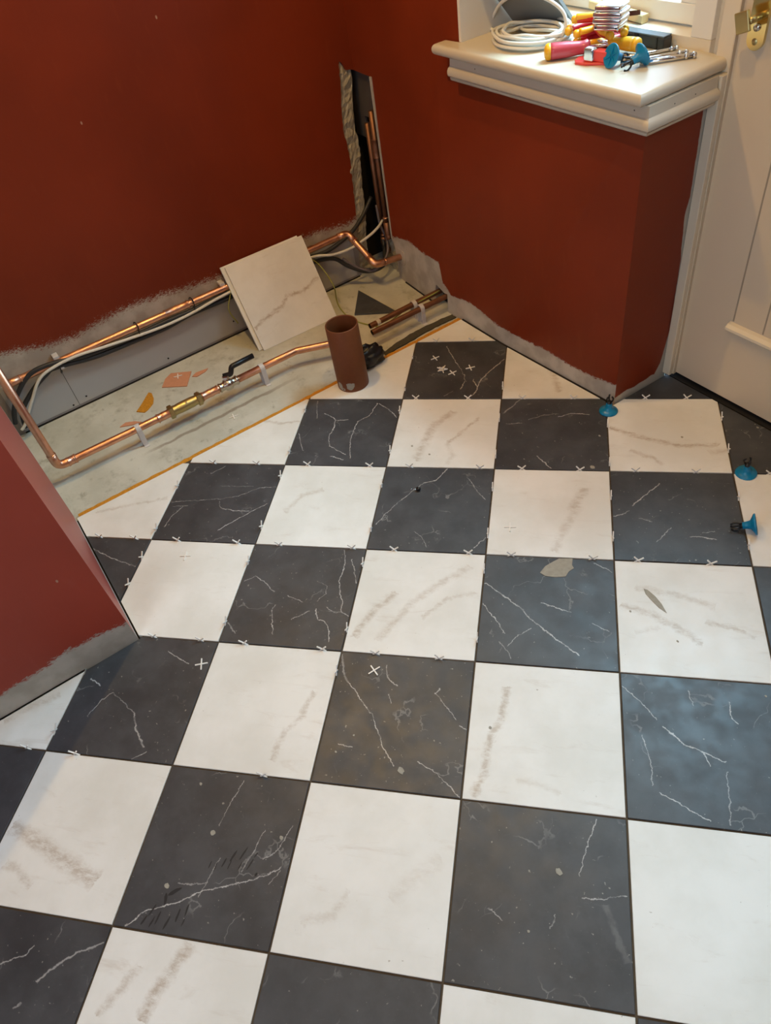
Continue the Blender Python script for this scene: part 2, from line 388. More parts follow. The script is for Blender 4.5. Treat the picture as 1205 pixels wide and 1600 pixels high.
VE = {
 (3,3): [([(-0.1602, 0.0704), (-0.0984, 0.0229), (-0.06, -0.0075), (-0.0459, -0.0285), (0.0202, -0.0846), (0.0766, -0.1309)], 0.0016, 1.0), ([(-0.162, 0.0057), (-0.1356, -0.0296), (-0.099, -0.0827)], 0.0011, 1.0), ([(-0.0176, 0.0162), (0.0189, 0.0065), (0.0581, -0.0069)], 0.0011, 1.0), ([(0.1159, 0.1546), (0.1619, 0.1264)], 0.0011, 1.0), ([(0.1058, -0.0351), (0.1461, -0.0552)], 0.001, 0.7), ([(-0.0937, -0.117), (-0.0696, -0.0842), (-0.0382, -0.0598)], 0.001, 0.7), ([(-0.1137, -0.1072), (-0.0931, -0.1283), (-0.0821, -0.1535)], 0.001, 0.6)],
 (4,4): [([(-0.1626, 0.1316), (-0.1241, 0.0949), (-0.093, 0.0559)], 0.0011, 0.8), ([(-0.083, 0.0412), (-0.0576, 0.019), (-0.0427, 0.0054), (-0.0069, -0.0087), (0.0379, -0.0272)], 0.0014, 1.0), ([(-0.126, 0.018), (-0.1154, -0.0294), (-0.1097, -0.0639), (-0.1143, -0.0929)], 0.001, 0.7), ([(-0.0998, -0.1079), (-0.0553, -0.1272), (-0.0081, -0.1534)], 0.0011, 1.0), ([(0.0352, -0.0476), (0.0322, -0.1088), (0.0283, -0.1567)], 0.001, 0.6), ([(0.0616, 0.1131), (0.06, 0.0809), (0.071, 0.0632)], 0.0011, 1.0), ([(-0.0219, 0.1347), (-0.0146, 0.0959)], 0.001, 0.7), ([(-0.0046, -0.0114), (0.0053, -0.0395)], 0.0011, 1.0)],
 (3,5): [([(0.1073, 0.1596), (0.0886, 0.103), (0.0722, 0.044)], 0.0011, 0.8), ([(0.0796, 0.0079), (0.1152, 0.0112), (0.1609, 0.0237)], 0.0011, 0.8), ([(-0.0954, -0.0329), (-0.068, -0.0507)], 0.001, 0.7), ([(0.12, 0.0013), (0.1555, -0.0894)], 0.006, 0.13), ([(0.0313, -0.0275), (0.0191, -0.055)], 0.001, 0.6)],
 (2,4): [([(-0.1319, 0.081), (-0.1089, 0.0609), (-0.0819, 0.0272), (-0.0599, 0.0081), (-0.0474, -0.015), (-0.0412, -0.0314), (-0.0303, -0.0471), (-0.021, -0.0726), (-0.0058, -0.0872), (0.0138, -0.1106)], 0.0011, 1.0), ([(-0.0477, 0.1382), (-0.0379, 0.101), (-0.0115, 0.0848)], 0.0013, 0.8), ([(0.0796, 0.0751), (0.1166, 0.0362), (0.1368, 0.0106)], 0.001, 0.8), ([(0.0912, 0.0871), (0.08, 0.0716)], 0.0013, 0.8), ([(0.0611, -0.0958), (0.1099, -0.1185), (0.1624, -0.1635)], 0.001, 0.9), ([(-0.1239, -0.0737), (-0.1038, -0.0765), (-0.0873, -0.0781)], 0.001, 0.8), ([(-0.1645, 0.1594), (-0.1502, 0.1097), (-0.1319, 0.081)], 0.0025, 0.45), ([(-0.0277, 0.0613), (-0.0187, 0.0369)], 0.001, 0.8), ([(0.1458, -0.0003), (0.1624, -0.0103)], 0.0012, 0.8)],
 (1,3): [([(0.104, 0.1604), (0.1164, 0.1019), (0.114, 0.0471), (0.1253, 0.0046), (0.1361, -0.0181), (0.1386, -0.0478)], 0.0011, 1.0), ([(0.1386, -0.0478), (0.163, -0.0618)], 0.0011, 1.0), ([(0.1315, 0.1282), (0.1478, 0.0887), (0.1606, 0.0453)], 0.001, 0.8), ([(-0.157, 0.0341), (-0.1302, 0.0509), (-0.0993, 0.0329), (-0.0608, 0.0012)], 0.0012, 0.8), ([(-0.0448, -0.0406), (-0.0508, -0.055), (-0.0379, -0.0998), (-0.0272, -0.1302)], 0.0012, 0.9), ([(0.0693, -0.0461), (0.0827, -0.077), (0.101, -0.0801), (0.1195, -0.1096), (0.1291, -0.1434)], 0.0011, 1.0), ([(0.0111, -0.0825), (0.0548, -0.0518)], 0.001, 0.7), ([(0.0507, 0.0478), (0.0833, 0.0304), (0.0848, 0.0065), (0.0686, -0.0183)], 0.001, 0.7), ([(-0.0218, -0.0057), (-0.0175, 0.009), (0.0283, -0.0259)], 0.001, 0.7), ([(-0.1599, -0.1048), (-0.1285, -0.1384)], 0.002, 0.5), ([(0.0972, -0.0385), (0.1218, -0.0514), (0.1391, -0.0501)], 0.001, 0.7)],
 (0,2): [([(-0.1618, -0.0104), (-0.0058, 0.0078), (0.0529, 0.0238), (0.1121, 0.0611), (0.1639, 0.0648)], 0.0009, 0.8), ([(-0.0027, -0.0012), (0.0099, -0.0278), (0.0593, -0.039), (0.1077, -0.0386)], 0.0011, 0.9), ([(0.0326, -0.1197), (0.0936, -0.0594), (0.1564, -0.0056)], 0.0011, 1.0), ([(-0.0738, 0.1192), (-0.034, 0.1549)], 0.001, 0.7), ([(-0.1455, -0.114), (-0.1364, -0.0654), (-0.1147, -0.0285)], 0.001, 0.7), ([(-0.0218, 0.0649), (0.0891, 0.0669)], 0.0008, 0.5), ([(-0.1503, -0.03), (-0.1015, -0.0252)], 0.0008, 0.6)],
 (1,1): [([(-0.0949, 0.0892), (-0.0579, 0.0682), (-0.0473, 0.0525), (-0.0428, 0.0011)], 0.0016, 1.0), ([(-0.0427, 0.0164), (-0.0513, -0.0292), (-0.0387, -0.0782)], 0.0011, 1.0), ([(-0.0411, -0.0734), (-0.0073, -0.0968), (0.0236, -0.1152)], 0.0011, 1.0), ([(-0.0473, 0.0525), (-0.0022, 0.056)], 0.0011, 1.0), ([(-0.0251, -0.1229), (0.022, -0.1387)], 0.0011, 1.0), ([(0.0831, 0.1434), (0.0667, 0.0794), (0.031, 0.048), (0.0243, -0.0379), (0.0422, -0.1335)], 0.0011, 1.0), ([(0.0866, 0.1434), (0.1317, 0.106), (0.1619, 0.0696)], 0.0014, 0.9), ([(-0.1585, -0.0156), (-0.1373, -0.0703), (-0.1229, -0.0992)], 0.001, 0.8), ([(-0.1359, 0.1544), (-0.1138, 0.0625)], 0.0009, 0.7)],
 (2,2): [([(-0.1571, -0.073), (-0.1156, 0.0007), (-0.0651, 0.069), (-0.0387, 0.0997)], 0.001, 0.8), ([(-0.0387, 0.0997), (-0.0036, 0.1137), (0.0245, 0.1626)], 0.0014, 1.0), ([(0.1616, -0.1063), (0.1319, -0.1479)], 0.0011, 1.0), ([(0.0891, 0.1296), (0.1213, 0.0716), (0.1506, 0.0359)], 0.001, 0.7), ([(-0.0415, -0.0943), (-0.0153, -0.1156), (0.0038, -0.1514)], 0.0009, 0.6)],
 (2,0): [([(-0.0503, 0.1357), (-0.0236, 0.0757), (0.0015, 0.0258), (0.0321, -0.0385)], 0.0013, 0.8), ([(0.0314, -0.0307), (0.0359, -0.0773), (0.0255, -0.1152)], 0.0013, 0.9), ([(0.1639, 0.055), (0.1203, -0.0083), (0.0872, -0.0702), (0.0783, -0.1305), (0.0664, -0.1526)], 0.0016, 1.0), ([(0.0629, -0.0622), (0.0804, -0.1005)], 0.0011, 1.0), ([(-0.027, -0.1523), (0.0027, -0.1226)], 0.0014, 0.6)],
 (3,1): [([(0.0172, 0.0762), (0.0564, 0.0921), (0.115, 0.0871)], 0.0014, 1.0), ([(-0.1574, 0.091), (-0.1191, 0.1396), (-0.1064, 0.1616)], 0.002, 0.5), ([(-0.0433, -0.1076), (0.0016, -0.1618)], 0.0011, 1.0), ([(-0.1443, 0.0417), (-0.0943, 0.0442)], 0.001, 0.7), ([(-0.075, 0.0599), (-0.0227, 0.0864), (0.017, 0.0919)], 0.001, 0.6)],
 (4,2): [([(-0.1105, 0.0304), (-0.0782, 0.0691), (-0.0315, 0.1186)], 0.0014, 1.0), ([(-0.1615, -0.0114), (-0.1334, -0.0011), (-0.12, 0.0116)], 0.0014, 0.9), ([(0.0265, -0.0751), (0.0584, -0.0763), (0.0932, -0.0828)], 0.0014, 0.9), ([(-0.0561, -0.0992), (-0.0153, -0.0458)], 0.001, 0.7), ([(-0.096, -0.0144), (-0.0613, -0.0276)], 0.001, 0.8), ([(0.0599, -0.0621), (0.0927, -0.0548)], 0.001, 0.6)],
 (0,4): [([(-0.1022, -0.0703), (-0.0827, -0.0249), (-0.0606, -0.0021)], 0.001, 0.8), ([(-0.1424, 0.0297), (-0.1046, 0.0148)], 0.0013, 0.9), ([(-0.0606, -0.0021), (-0.0153, -0.03), (0.0168, -0.0498)], 0.0009, 0.5), ([(0.0168, -0.0498), (0.0399, -0.0894), (0.0609, -0.1117), (0.0814, -0.1335)], 0.002, 0.7), ([(0.0617, -0.1644), (0.091, -0.143)], 0.0011, 1.0), ([(0.0372, 0.1275), (0.0749, 0.1084), (0.1095, 0.0958)], 0.0012, 0.9)],
 (1,5): [([(-0.1404, -0.1627), (-0.1067, -0.131), (-0.0606, -0.1127), (-0.026, -0.0959), (0.0075, -0.0757), (0.052, -0.0627), (0.1025, -0.0437), (0.1508, -0.0159)], 0.0012, 1.0), ([(0.0165, 0.1513), (-0.0006, 0.0953), (-0.0114, 0.05)], 0.0009, 0.7), ([(0.094, 0.0532), (0.0808, 0.0006), (0.067, -0.0341)], 0.0009, 0.7), ([(0.0141, -0.0117), (0.0021, -0.0605), (-0.0066, -0.0933)], 0.0009, 0.6), ([(0.153, 0.0663), (0.1331, 0.0183), (0.1077, -0.007)], 0.0009, 0.7), ([(0.1518, -0.0194), (0.1326, -0.0503)], 0.0009, 0.7), ([(-0.0599, -0.0723), (-0.023, -0.0709), (0.0033, -0.0639)], 0.0013, 0.5)],
 (0,6): [([(0.0549, 0.0531), (0.071, 0.0723), (0.1121, 0.1125), (0.163, 0.1355)], 0.002, 0.6), ([(-0.0362, 0.0703), (0.0093, 0.0943), (0.0201, 0.1116)], 0.0012, 0.7), ([(0.0313, 0.0055), (0.0414, 0.0183)], 0.002, 0.5)],
 (-1,3): [([(-0.0199, 0.1265), (0.0302, 0.1045), (0.1066, 0.0765), (0.1606, 0.0639)], 0.0012, 0.8)],
 (3,4): [([(-0.0874, 0.1074), (-0.095, 0.0318), (-0.1152, -0.0221), (-0.1261, -0.1091), (-0.1447, -0.1577)], 0.006, 0.8), ([(-0.0549, -0.1128), (-0.0131, -0.1138), (0.0366, -0.1309)], 0.005, 0.3)],
 (4,3): [([(-0.159, 0.026), (-0.0848, 0.0034), (-0.021, -0.0381), (0.023, -0.0719)], 0.006, 0.7), ([(-0.1179, 0.0827), (-0.024, 0.0642), (0.0652, 0.0344)], 0.006, 0.5), ([(0.0358, -0.0107), (0.0938, -0.0214), (0.1424, -0.0473)], 0.004, 0.6), ([(-0.1254, -0.0541), (-0.0691, -0.0343)], 0.005, 0.4)],
 (0,5): [([(-0.1566, -0.0104), (-0.0717, -0.0344), (-0.0085, -0.0597), (0.0952, -0.0942)], 0.011, 0.8), ([(-0.1313, -0.0878), (-0.0944, -0.0912), (-0.046, -0.1247)], 0.006, 0.5)],
 (1,6): [([(0.0059, 0.1587), (-0.0139, 0.1119), (-0.0315, 0.0734), (-0.0436, 0.0244)], 0.008, 0.9), ([(-0.0801, 0.1089), (-0.1034, 0.0659), (-0.1323, 0.0202)], 0.006, 0.6)],
 (2,1): [([(0.0159, 0.1011), (-0.0453, 0.0258), (-0.0622, -0.0565), (-0.0783, -0.1354)], 0.01, 0.7), ([(0.1023, 0.0693), (0.0418, -0.0144), (0.0124, -0.0552)], 0.004, 0.8), ([(0.0124, -0.0552), (0.0322, -0.1135), (0.0233, -0.1518)], 0.006, 0.4)],
 (3,2): [([(0.0981, 0.0954), (0.0802, 0.0609), (0.0568, 0.0023)], 0.009, 0.7), ([(0.0792, 0.0247), (0.0363, -0.073), (0.0135, -0.147)], 0.008, 0.45)],
 (2,3): [([(-0.0567, 0.0234), (-0.0973, -0.0241), (-0.1229, -0.0695), (-0.146, -0.1231)], 0.007, 0.8), ([(0.1287, 0.1227), (0.0578, 0.0643), (-0.0168, -0.0136), (-0.0819, -0.1265)], 0.007, 0.55), ([(0.153, 0.0394), (0.0806, 0.0138), (0.0221, -0.0507)], 0.004, 0.5)],
 (4,1): [([(-0.1623, 0.0275), (-0.0586, -0.0232), (0.0395, -0.0539), (0.1426, -0.0484)], 0.006, 0.9), ([(-0.1077, -0.0745), (-0.0414, -0.1081), (-0.0169, -0.1383)], 0.005, 0.7), ([(0.1119, -0.0839), (0.1663, -0.0689)], 0.007, 0.5)],
 (1,4): [([(0.1209, 0.0507), (0.1061, -0.018), (0.0726, -0.0697), (0.0669, -0.1322)], 0.005, 0.6)],
 (3,0): [([(-0.0165, 0.0172), (0.006, -0.0618), (0.0193, -0.1304)], 0.008, 0.6)],
 (2,5): [([(-0.035, -0.0432), (-0.0582, -0.0866), (-0.1185, -0.1062)], 0.007, 0.35), ([(0.0491, -0.0435), (0.0931, 0.0034), (0.1392, 0.0456)], 0.01, 0.25)],
 (1,2): [([(-0.0138, 0.0604), (-0.0784, 0.0307), (-0.1114, -0.0374)], 0.006, 0.45)],
 (0,1): [([(-0.0006, 0.0562), (0.0994, 0.0335), (0.173, 0.0508)], 0.004, 0.6)],
 (-1,2): [([(-0.0692, -0.0648), (0.0292, -0.0329), (0.1516, 0.0055)], 0.004, 0.5)],
 (-1,4): [([(0.0136, -0.1084), (0.0558, -0.0692), (0.1312, -0.0207)], 0.006, 0.5)],
}
def plain_tile(dark, v):
    nm = ('dark_marble_tile_' if dark else 'white_marble_tile_') + 'abcd'[v]
    return bpy.data.materials.get(nm) or tile_mat(nm, dark, [], v * 1.9 + 40)
ncell = 0
for r in range(-6, 16):
    for c in range(-7, 14):
        poly = clip_poly(REG, c, r, 0.0062)
        if len(poly) < 3 or abs(poly_area(poly)) < 0.004: continue
        dark = (c + r) % 2 == 0
        near = (c, r) in VE
        mm = tile_mat('dark_marble_tile' if dark else 'white_marble_tile', dark, VE[(c, r)], c * 1.7 + r * 2.3) if near else plain_tile(dark, (c * 3 + r * 5) % 4)
        if poly_area(poly) < 0: poly = poly[::-1]
        cx, cy = c + .5, r + .5
        loc = [((p[0] - cx) * T, -(p[1] - cy) * T) for p in poly][::-1]
        q = [loc[0]]
        for p in loc[1:]:
            if math.hypot(p[0] - q[-1][0], p[1] - q[-1][1]) > 0.0015: q.append(p)
        o = prism('floor_tile', q, -0.0088, 0.0, mm, fl, bev=0.0007)
        w = g2w(cx, cy); o.location = (w.x, w.y, random.uniform(-.0003, .0002)); o.rotation_euler = (0, 0, TA)
        ncell += 1
print('tiles', ncell)

# adhesive smears and crumbs lying on the tiles
def smear(name, pts, z=0.0004, mat=ADHG, par=fl):
    prism(name, [(p[0], p[1]) for p in pts], z - .0006, z + .0008, mat, par)
smear('adhesive_smear', [(0.3544, -0.6364, 0.0), (0.3472, -0.612, 0.0), (0.349, -0.5866, 0.0), (0.3518, -0.5667, 0.0), (0.3743, -0.5404, 0.0), (0.3888, -0.5566, 0.0), (0.3996, -0.5603, 0.0), (0.3988, -0.5776, 0.0), (0.4057, -0.5954, 0.0), (0.3905, -0.6165, 0.0), (0.3706, -0.6335, 0.0)])
smear('adhesive_smear', [(0.5569, -0.4764, 0.0), (0.5656, -0.4723, 0.0), (0.5907, -0.4731, 0.0), (0.616, -0.479, 0.0), (0.6414, -0.49, 0.0), (0.6198, -0.4923, 0.0), (0.5927, -0.4888, 0.0), (0.5707, -0.4847, 0.0)])
for (x, y, rr) in [(0.9193, -1.1028, 0.0075), (0.9617, -1.2191, 0.003), (0.4297, -1.632, 0.007), (0.4685, -1.7562, 0.006), (0.3141, -1.6097, 0.004), (0.5296, -1.5164, 0.005), (0.9208, -0.4977, 0.003), (0.5657, -1.2321, 0.009), (0.6077, -1.016, 0.004), (-0.2379, 0.1804, 0.002), (0.0788, -0.1436, 0.004), (-0.2792, -0.5967, 0.004), (-0.2104, -0.5792, 0.004), (0.1624, -0.2567, 0.008), (0.2452, 0.0255, 0.004), (0.3614, 0.2119, 0.004), (0.3477, 0.2184, 0.002), (0.4314, -1.2712, 0.003), (0.4398, -1.3252, 0.003), (0.7106, -0.532, 0.003), (0.5831, -0.5514, 0.003)]:
    ph = random.uniform(0, 6); n = 11
    prism('adhesive_spot', [(x + rr * random.uniform(.75, 1.15) * math.cos(ph + 2 * PI * i / n), y + rr * random.uniform(.6, .9) * math.sin(ph + 2 * PI * i / n)) for i in range(n)], -.0003, .0010, ADHG, fl)

MARK = simple('damp_trowel_mark', (0.016, 0.016, 0.018), 0.6, var=0.3, scale=200)
for (x, y, l_, w_, a_) in [(0.4852, -1.6641, 0.012, 0.003, 2.0), (0.4957, -1.6559, 0.014, 0.003, 2.1), (0.4998, -1.6383, 0.014, 0.004, 1.9), (0.5001, -1.6165, 0.02, 0.005, 1.8), (0.5089, -1.5966, 0.02, 0.005, 1.8), (0.5365, -1.595, 0.018, 0.004, 1.8), (0.5277, -1.5765, 0.01, 0.004, 1.7), (0.5103, -1.6302, 0.016, 0.003, 2.0), (0.5267, -1.6142, 0.013, 0.003, 1.9), (0.5618, -1.5939, 0.006, 0.006, 1.7), (0.4888, -1.7478, 0.022, 0.009, 1.2), (0.49, -1.7679, 0.018, 0.008, 2.4), (0.5003, -1.8198, 0.016, 0.005, 1.8), (0.4933, -1.798, 0.018, 0.005, 1.8), (0.5132, -1.7936, 0.018, 0.005, 2.0), (0.5331, -1.7833, 0.018, 0.005, 1.9), (0.5342, -1.7592, 0.02, 0.005, 2.1), (0.5361, -1.7395, 0.016, 0.005, 2.1), (0.552, -1.7545, 0.012, 0.003, 2.0), (0.5132, -1.8078, 0.016, 0.004, 1.9)]:
    pts_ = []
    for i in range(10):
        t_ = 2 * PI * i / 10; u_, v_ = l_ * .75 * math.cos(t_) * random.uniform(.8, 1.1), w_ * .42 * math.sin(t_) * random.uniform(.7, 1.2)
        pts_.append((x + u_ * math.cos(a_ + .2) - v_ * math.sin(a_ + .2), y + u_ * math.sin(a_ + .2) + v_ * math.cos(a_ + .2)))
    prism('trowel_mark', pts_, -.0004, .00045, MARK, fl)
# ------------------------------------------------------------------ walls
HC = 2.4
WX = -1.335
PL = [(-1.5313, 0.2969), (-1.37, 0.2557), (-1.2798, 0.2461), (-1.1754, 0.2626), (-1.0741, 0.2683), (-0.9507, 0.26), (-0.8257, 0.2445), (-0.708, 0.2336), (-0.35, 0.2412), (-0.2613, 0.2385), (-0.1432, 0.2198), (-0.0792, 0.2278)]
m_left = paint_wall('red_paint_left_wall', 1, (-1.6, 0.0), PL, jit=0.046, zmax=0.4, band=0.186, stretch=(1, 1.6, 3))
# the left wall has a ragged chase cut out of it beside the corner
random.seed(3)
edge = [(-0.112, 0.0)]
for p in [(-0.10, 0.15), (-0.086, 0.25), (-0.079, 0.36), (-0.074, 0.45), (-0.080, 0.57), (-0.070, 0.66), (-0.058, 0.745), (-0.054, 0.785)]:
    a = edge[-1]
    for i in range(1, 9): edge.append((a[0] + (p[0] - a[0]) * i / 8 + random.uniform(-.0022, .0022), a[1] + (p[1] - a[1]) * i / 8))
edge += [(-0.046, 0.782), (-0.036, 0.765), (-0.030, 0.752), (-0.010, 0.748), (0.0, 0.745)]
wl = [(-3.7, FZ), (edge[0][0], FZ)] + edge[1:] + [(0.0, HC), (-3.7, HC)]
wall_left = prism('wall_left', wl, WX - 0.010, WX, m_left, fn=lambda a, b, c: (c, a, b))
struct(wall_left, 'dark red wall over a bare grey plaster strip, left of the corner chase')
bk = prism('wall_core', [(-3.7, FZ), (-0.13, FZ), (-0.13, 0.80), (0.0, 0.80), (0.0, HC), (-3.7, HC)], WX - 0.15, WX - 0.0102, CAULK, wall_left, fn=lambda a, b, c: (c, a, b))
# broken plaster lining the chase
def rough_strip(name, rows, nu, amp, parent, mat=ROUGHP, seed=0):
    vs = []; fs = []
    for i, (a, b) in enumerate(rows):
        for j in range(nu + 1):
            t = j / nu; p = Vector(a).lerp(Vector(b), t)
            nz = mnoise.noise_vector(p * 38 + Vector((seed, 0, 0))) + 0.6 * mnoise.noise_vector(p * 110)
            vs.append(p + nz * amp * (1 if 0 < j < nu else 0.35))
    for i in range(len(rows) - 1):
        for j in range(nu):
            k0 = i * (nu + 1) + j; fs.append((k0, k0 + 1, k0 + nu + 2, k0 + nu + 1))
    return mesh_obj(name, vs, fs, mat, parent)
rows = []
for i in range(61):
    z = FZ + i / 60 * (0.785 - FZ)
    ya = None
    for (y0, z0), (y1, z1) in zip(edge, edge[1:]):
        if z0 <= z <= z1 or z1 <= z <= z0: ya = y0 + (y1 - y0) * ((z - z0) / (z1 - z0) if z1 != z0 else 0); break
    if ya is None: ya = -0.055
    wdt = 0.056 if z > .45 else 0.050
    rows.append(((WX - 0.003, ya - 0.006, z), (WX - 0.010, min(ya + wdt, -0.004), z)))
rough_strip('broken_plaster', rows, 8, 0.0075, wall_left, seed=1)

CR = [(-1.335, 0.0), (-0.82, 1.0), (-0.508, 0.95), (0.0, 0.0)]
def yw(x, z):
    B = 0.030 * (1 - min(1, max(0, z / 0.885)))
    for (x0, t0), (x1, t1) in zip(CR, CR[1:]):
        if x0 <= x <= x1: return -B * (t0 + (t1 - t0) * (x - x0) / (x1 - x0))
    return 0.0
PB = [(-1.2667, 0.1292), (-1.1638, 0.1719), (-1.0733, 0.181), (-1.0109, 0.1707), (-0.8751, 0.172), (-0.8566, 0.0996), (-0.8007, 0.0678), (-0.6841, 0.0838), (-0.5409, 0.0584), (-0.4719, 0.0582), (-0.3091, 0.0627), (-0.2172, 0.0574), (-0.101, 0.0546), (0.0008, 0.0725)]
PB[-1] = (0.0, PB[-1][1]); PB[0] = (-1.335, .13)
m_back = paint_wall('red_paint_window_wall', 0, (-1.335, 0.0), PB, jit=0.013, zmax=0.4)
m_side = paint_wall('red_paint_pier_side', 0, (0, 1), [(0, .0), (1, .0)], zmax=1)
def pier_side():
    k = NT('red_paint_pier_side_edge', 0.5, 0, 0.28); P = k.obj(); sp = k.n('ShaderNodeSeparateXYZ'); k.put(sp.inputs[0], P)
    j = k.math('MULTIPLY', k.math('SUBTRACT', k.noise(P, 30, 4, 0.6), 0.5), 0.02)
    m1 = k.rng(k.math('SUBTRACT', sp.outputs[2], k.math('ADD', j, 0.022)), -0.001, 0.001)
    e = k.curve(k.rng(sp.outputs[2], 0, 0.9, smooth=False), [(0, .70), (.06, .84), (.2, .93), (.45, .90), (.6, .84), (.66, .88), (.9, .86), (1, .84)])
    m2 = k.rng(k.math('SUBTRACT', k.math('ADD', k.math('MULTIPLY', e, 0.235), k.math('MULTIPLY', j, 0.35)), sp.outputs[1]), -0.0008, 0.0008)
    m = k.math('MULTIPLY', m1, m2)
    rc = k.mix(k.noise(P, 4, 3), tuple(x * .9 for x in RED), tuple(x * 1.1 for x in RED))
    k.color(k.mix(m, (0.44, 0.42, 0.37), rc)); k.bump(k.noise(P, 60, 4), 0.25, 0.0015); return k.m
m_pside = pier_side()
b = bmesh.new()
def wpanel(poly, mi=0):
    """front polygon in (x,z) given a depth of .23 behind"""
    fr = [b.verts.new((x, yw(x, z), z)) for x, z in poly]; bk_ = [b.verts.new((x, 0.23, z)) for x, z in poly]
    f = b.faces.new(fr); f.material_index = mi; fs = [f, b.faces.new(bk_[::-1])]
    for i in range(len(poly)):
        g = b.faces.new((fr[i], bk_[i], bk_[(i + 1) % len(poly)], fr[(i + 1) % len(poly)]))
        if all(abs(v.co.x) < 1e-6 for v in g.verts): g.material_index = 1
    bmesh.ops.triangulate(b, faces=[q for q in fs if len(q.verts) > 4])
random.seed(5)
chR = []
for p, q in zip([(-1.20, 0.120), (-1.222, 0.150), (-1.213, 0.30), (-1.212, 0.44), (-1.219, 0.57), (-1.2175, 0.735)], [(-1.222, 0.150), (-1.213, 0.30), (-1.212, 0.44), (-1.219, 0.57), (-1.2175, 0.735), (-1.2175, 0.735)]):
    for i in range(8): chR.append((p[0] + (q[0] - p[0]) * i / 8 + random.uniform(-.001, .001), p[1] + (q[1] - p[1]) * i / 8))
chR = chR[:-8] + [(-1.2175, 0.741)]
notch = [(-1.335, 0.745), (-1.27, 0.742)] + chR[::-1]
# left of the crease; the foot of the wall is notched for the chase and for the pipe tails
wpanel([(-1.335, 0.885), (-1.335, 0.885), (-0.82, 0.885), (-0.82, HC), (-1.335, HC)][1:])
wpanel([(-1.335, 0.885), (-1.335, 0.745)] + notch[1:] + [(-1.170, 0.122), (-1.135, 0.118), (-1.128, 0.07), (-1.150, 0.055), (-1.175, 0.058), (-1.19, FZ), (-0.912, FZ), (-0.912, 0.050), (-0.905, 0.072), (-0.880, 0.066), (-0.850, 0.058), (-0.829, 0.062), (-0.829, FZ), (-0.82, FZ), (-0.82, 0.885)])
wpanel([(-0.82, FZ), (-0.508, FZ), (-0.508, 0.885), (-0.82, 0.885)])
wpanel([(-0.508, FZ), (0.0, FZ), (0.0, 0.885), (-0.508, 0.885)])
wpanel([(-0.82, 0.885), (-0.69, 0.885), (-0.69, HC), (-0.82, HC)])
wall_back = struct(bm_obj('wall_back', b, mats=[m_back, m_pside]), 'dark red window wall and pier with a bare plaster foot')
prism('wall_lintel', [(-0.69, 0.0), (2.5, 0.0)] + [(2.5, 0.42), (-0.69, 0.42)], 2.15, HC, m_side, wall_back) if False else None
# rubble and plaster at the foot of the corner
rough_strip('broken_plaster', [((-1.36, 0.030, FZ + i * .0175), (-1.165, 0.004 + .002 * i, FZ + i * .0175)) for i in range(9)], 14, 0.012, wall_back, seed=4)
hp = [(-1.163 + .024 * math.cos(t_) * random.uniform(.85, 1.25), .088 + .024 * math.sin(t_) * random.uniform(.8, 1.2)) for t_ in [i * PI / 7 for i in range(14)]]
prism('pipe_hole_shade', hp, -0.0062, -0.0035, VOID, wall_back, fn=lambda a, b_, c: (a, c, b_))
box('hole_shade', -0.9115, -0.8295, 0.012, 0.20, FZ, 0.060, VOID, wall_back)  # black block put in for the shade inside the wall hole
cb = box('chase_shade_lining', -1.49, -1.19, 0.115, 0.20, FZ, 0.80, VOID, wall_back)
box('chase_shade_lining', -1.49, -1.44, -0.14, 0.12, FZ, 0.80, VOID, wall_left)
box('wall_bead', -1.2215, -1.2120, -0.0065, 0.0, 0.150, 0.742, CAULK, wall_back, M=None)
box('chase_board', -1.425, -1.343, 0.026, 0.036, 0.500, 0.80, BOARD, wall_back, bev=.001)
box('chase_board', -1.345, -1.268, 0.018, 0.028, 0.585, 0.80, BOARD, wall_back, bev=.001)
# gap-hiding returns of the door wall
struct(box('wall_right', 0.82, 2.5, 0.235, 0.40, FZ, HC, m_side), 'red wall beyond the door')
struct(box('wall_side', 2.4, 2.5, -3.7, 0.235, FZ, HC, m_side), 'red side wall')
struct(box('ceiling', -1.6, 2.5, -3.8, 0.42, HC, HC + .08, simple('ceiling_paint', (0.72, 0.68, 0.62), 0.8)))
# rear wall with an opening made up for the fill lamp
for n_, (x0, x1, z0, z1) in enumerate([(-0.16, 0.5, FZ, HC), (2.2, 2.4, FZ, HC), (0.5, 2.2, FZ, 0.9), (0.5, 2.2, 2.2, HC)]):
    struct(box('wall_rear', x0, x1, -3.15, -3.05, z0, z1, m_side))
# wall over the window and door
struct(box('wall_lintel', -0.69, 0.0, 0.0, 0.235, 2.15, HC, m_side)); struct(box('wall_lintel', -0.69, 0.82, 0.2351, 0.40, 2.15, HC, m_side))
# nib wall in the foreground
PN = [(-1.9193, 0.0774), (-1.8211, 0.0784), (-1.7474, 0.0925), (-1.6654, 0.0851), (-1.5824, 0.0732)]
m_nib = paint_wall('red_paint_nib', 1, (-2.0, -1.585), PN, jit=0.024, zmax=0.4, bare=(0.36, 0.34, 0.29), bare2=(0.46, 0.44, 0.39), red=(0.32, 0.052, 0.030), stretch=(1, 1, 1.5))
def nibside():
    k = NT('nib_side_glare_paint', 0.45, 0, 0.5); P = k.obj(); sp = k.n('ShaderNodeSeparateXYZ'); k.put(sp.inputs[0], P)
    e1_ = k.rng(sp.outputs[2], 0.018, 0.021); e2_ = k.rng(sp.outputs[0], -0.7305, -0.7290)
    rc = k.mix(k.noise(P, 4, 3), (0.33, 0.062, 0.045), (0.38, 0.078, 0.060))  # window glare on the red paint put in as a lighter pink
    k.color(k.mix(k.math('MULTIPLY', e1_, e2_), (0.55, 0.53, 0.50), rc)); return k.m
bmn = box_bm(-0.735, -0.163, -3.7, -1.585, FZ, HC)
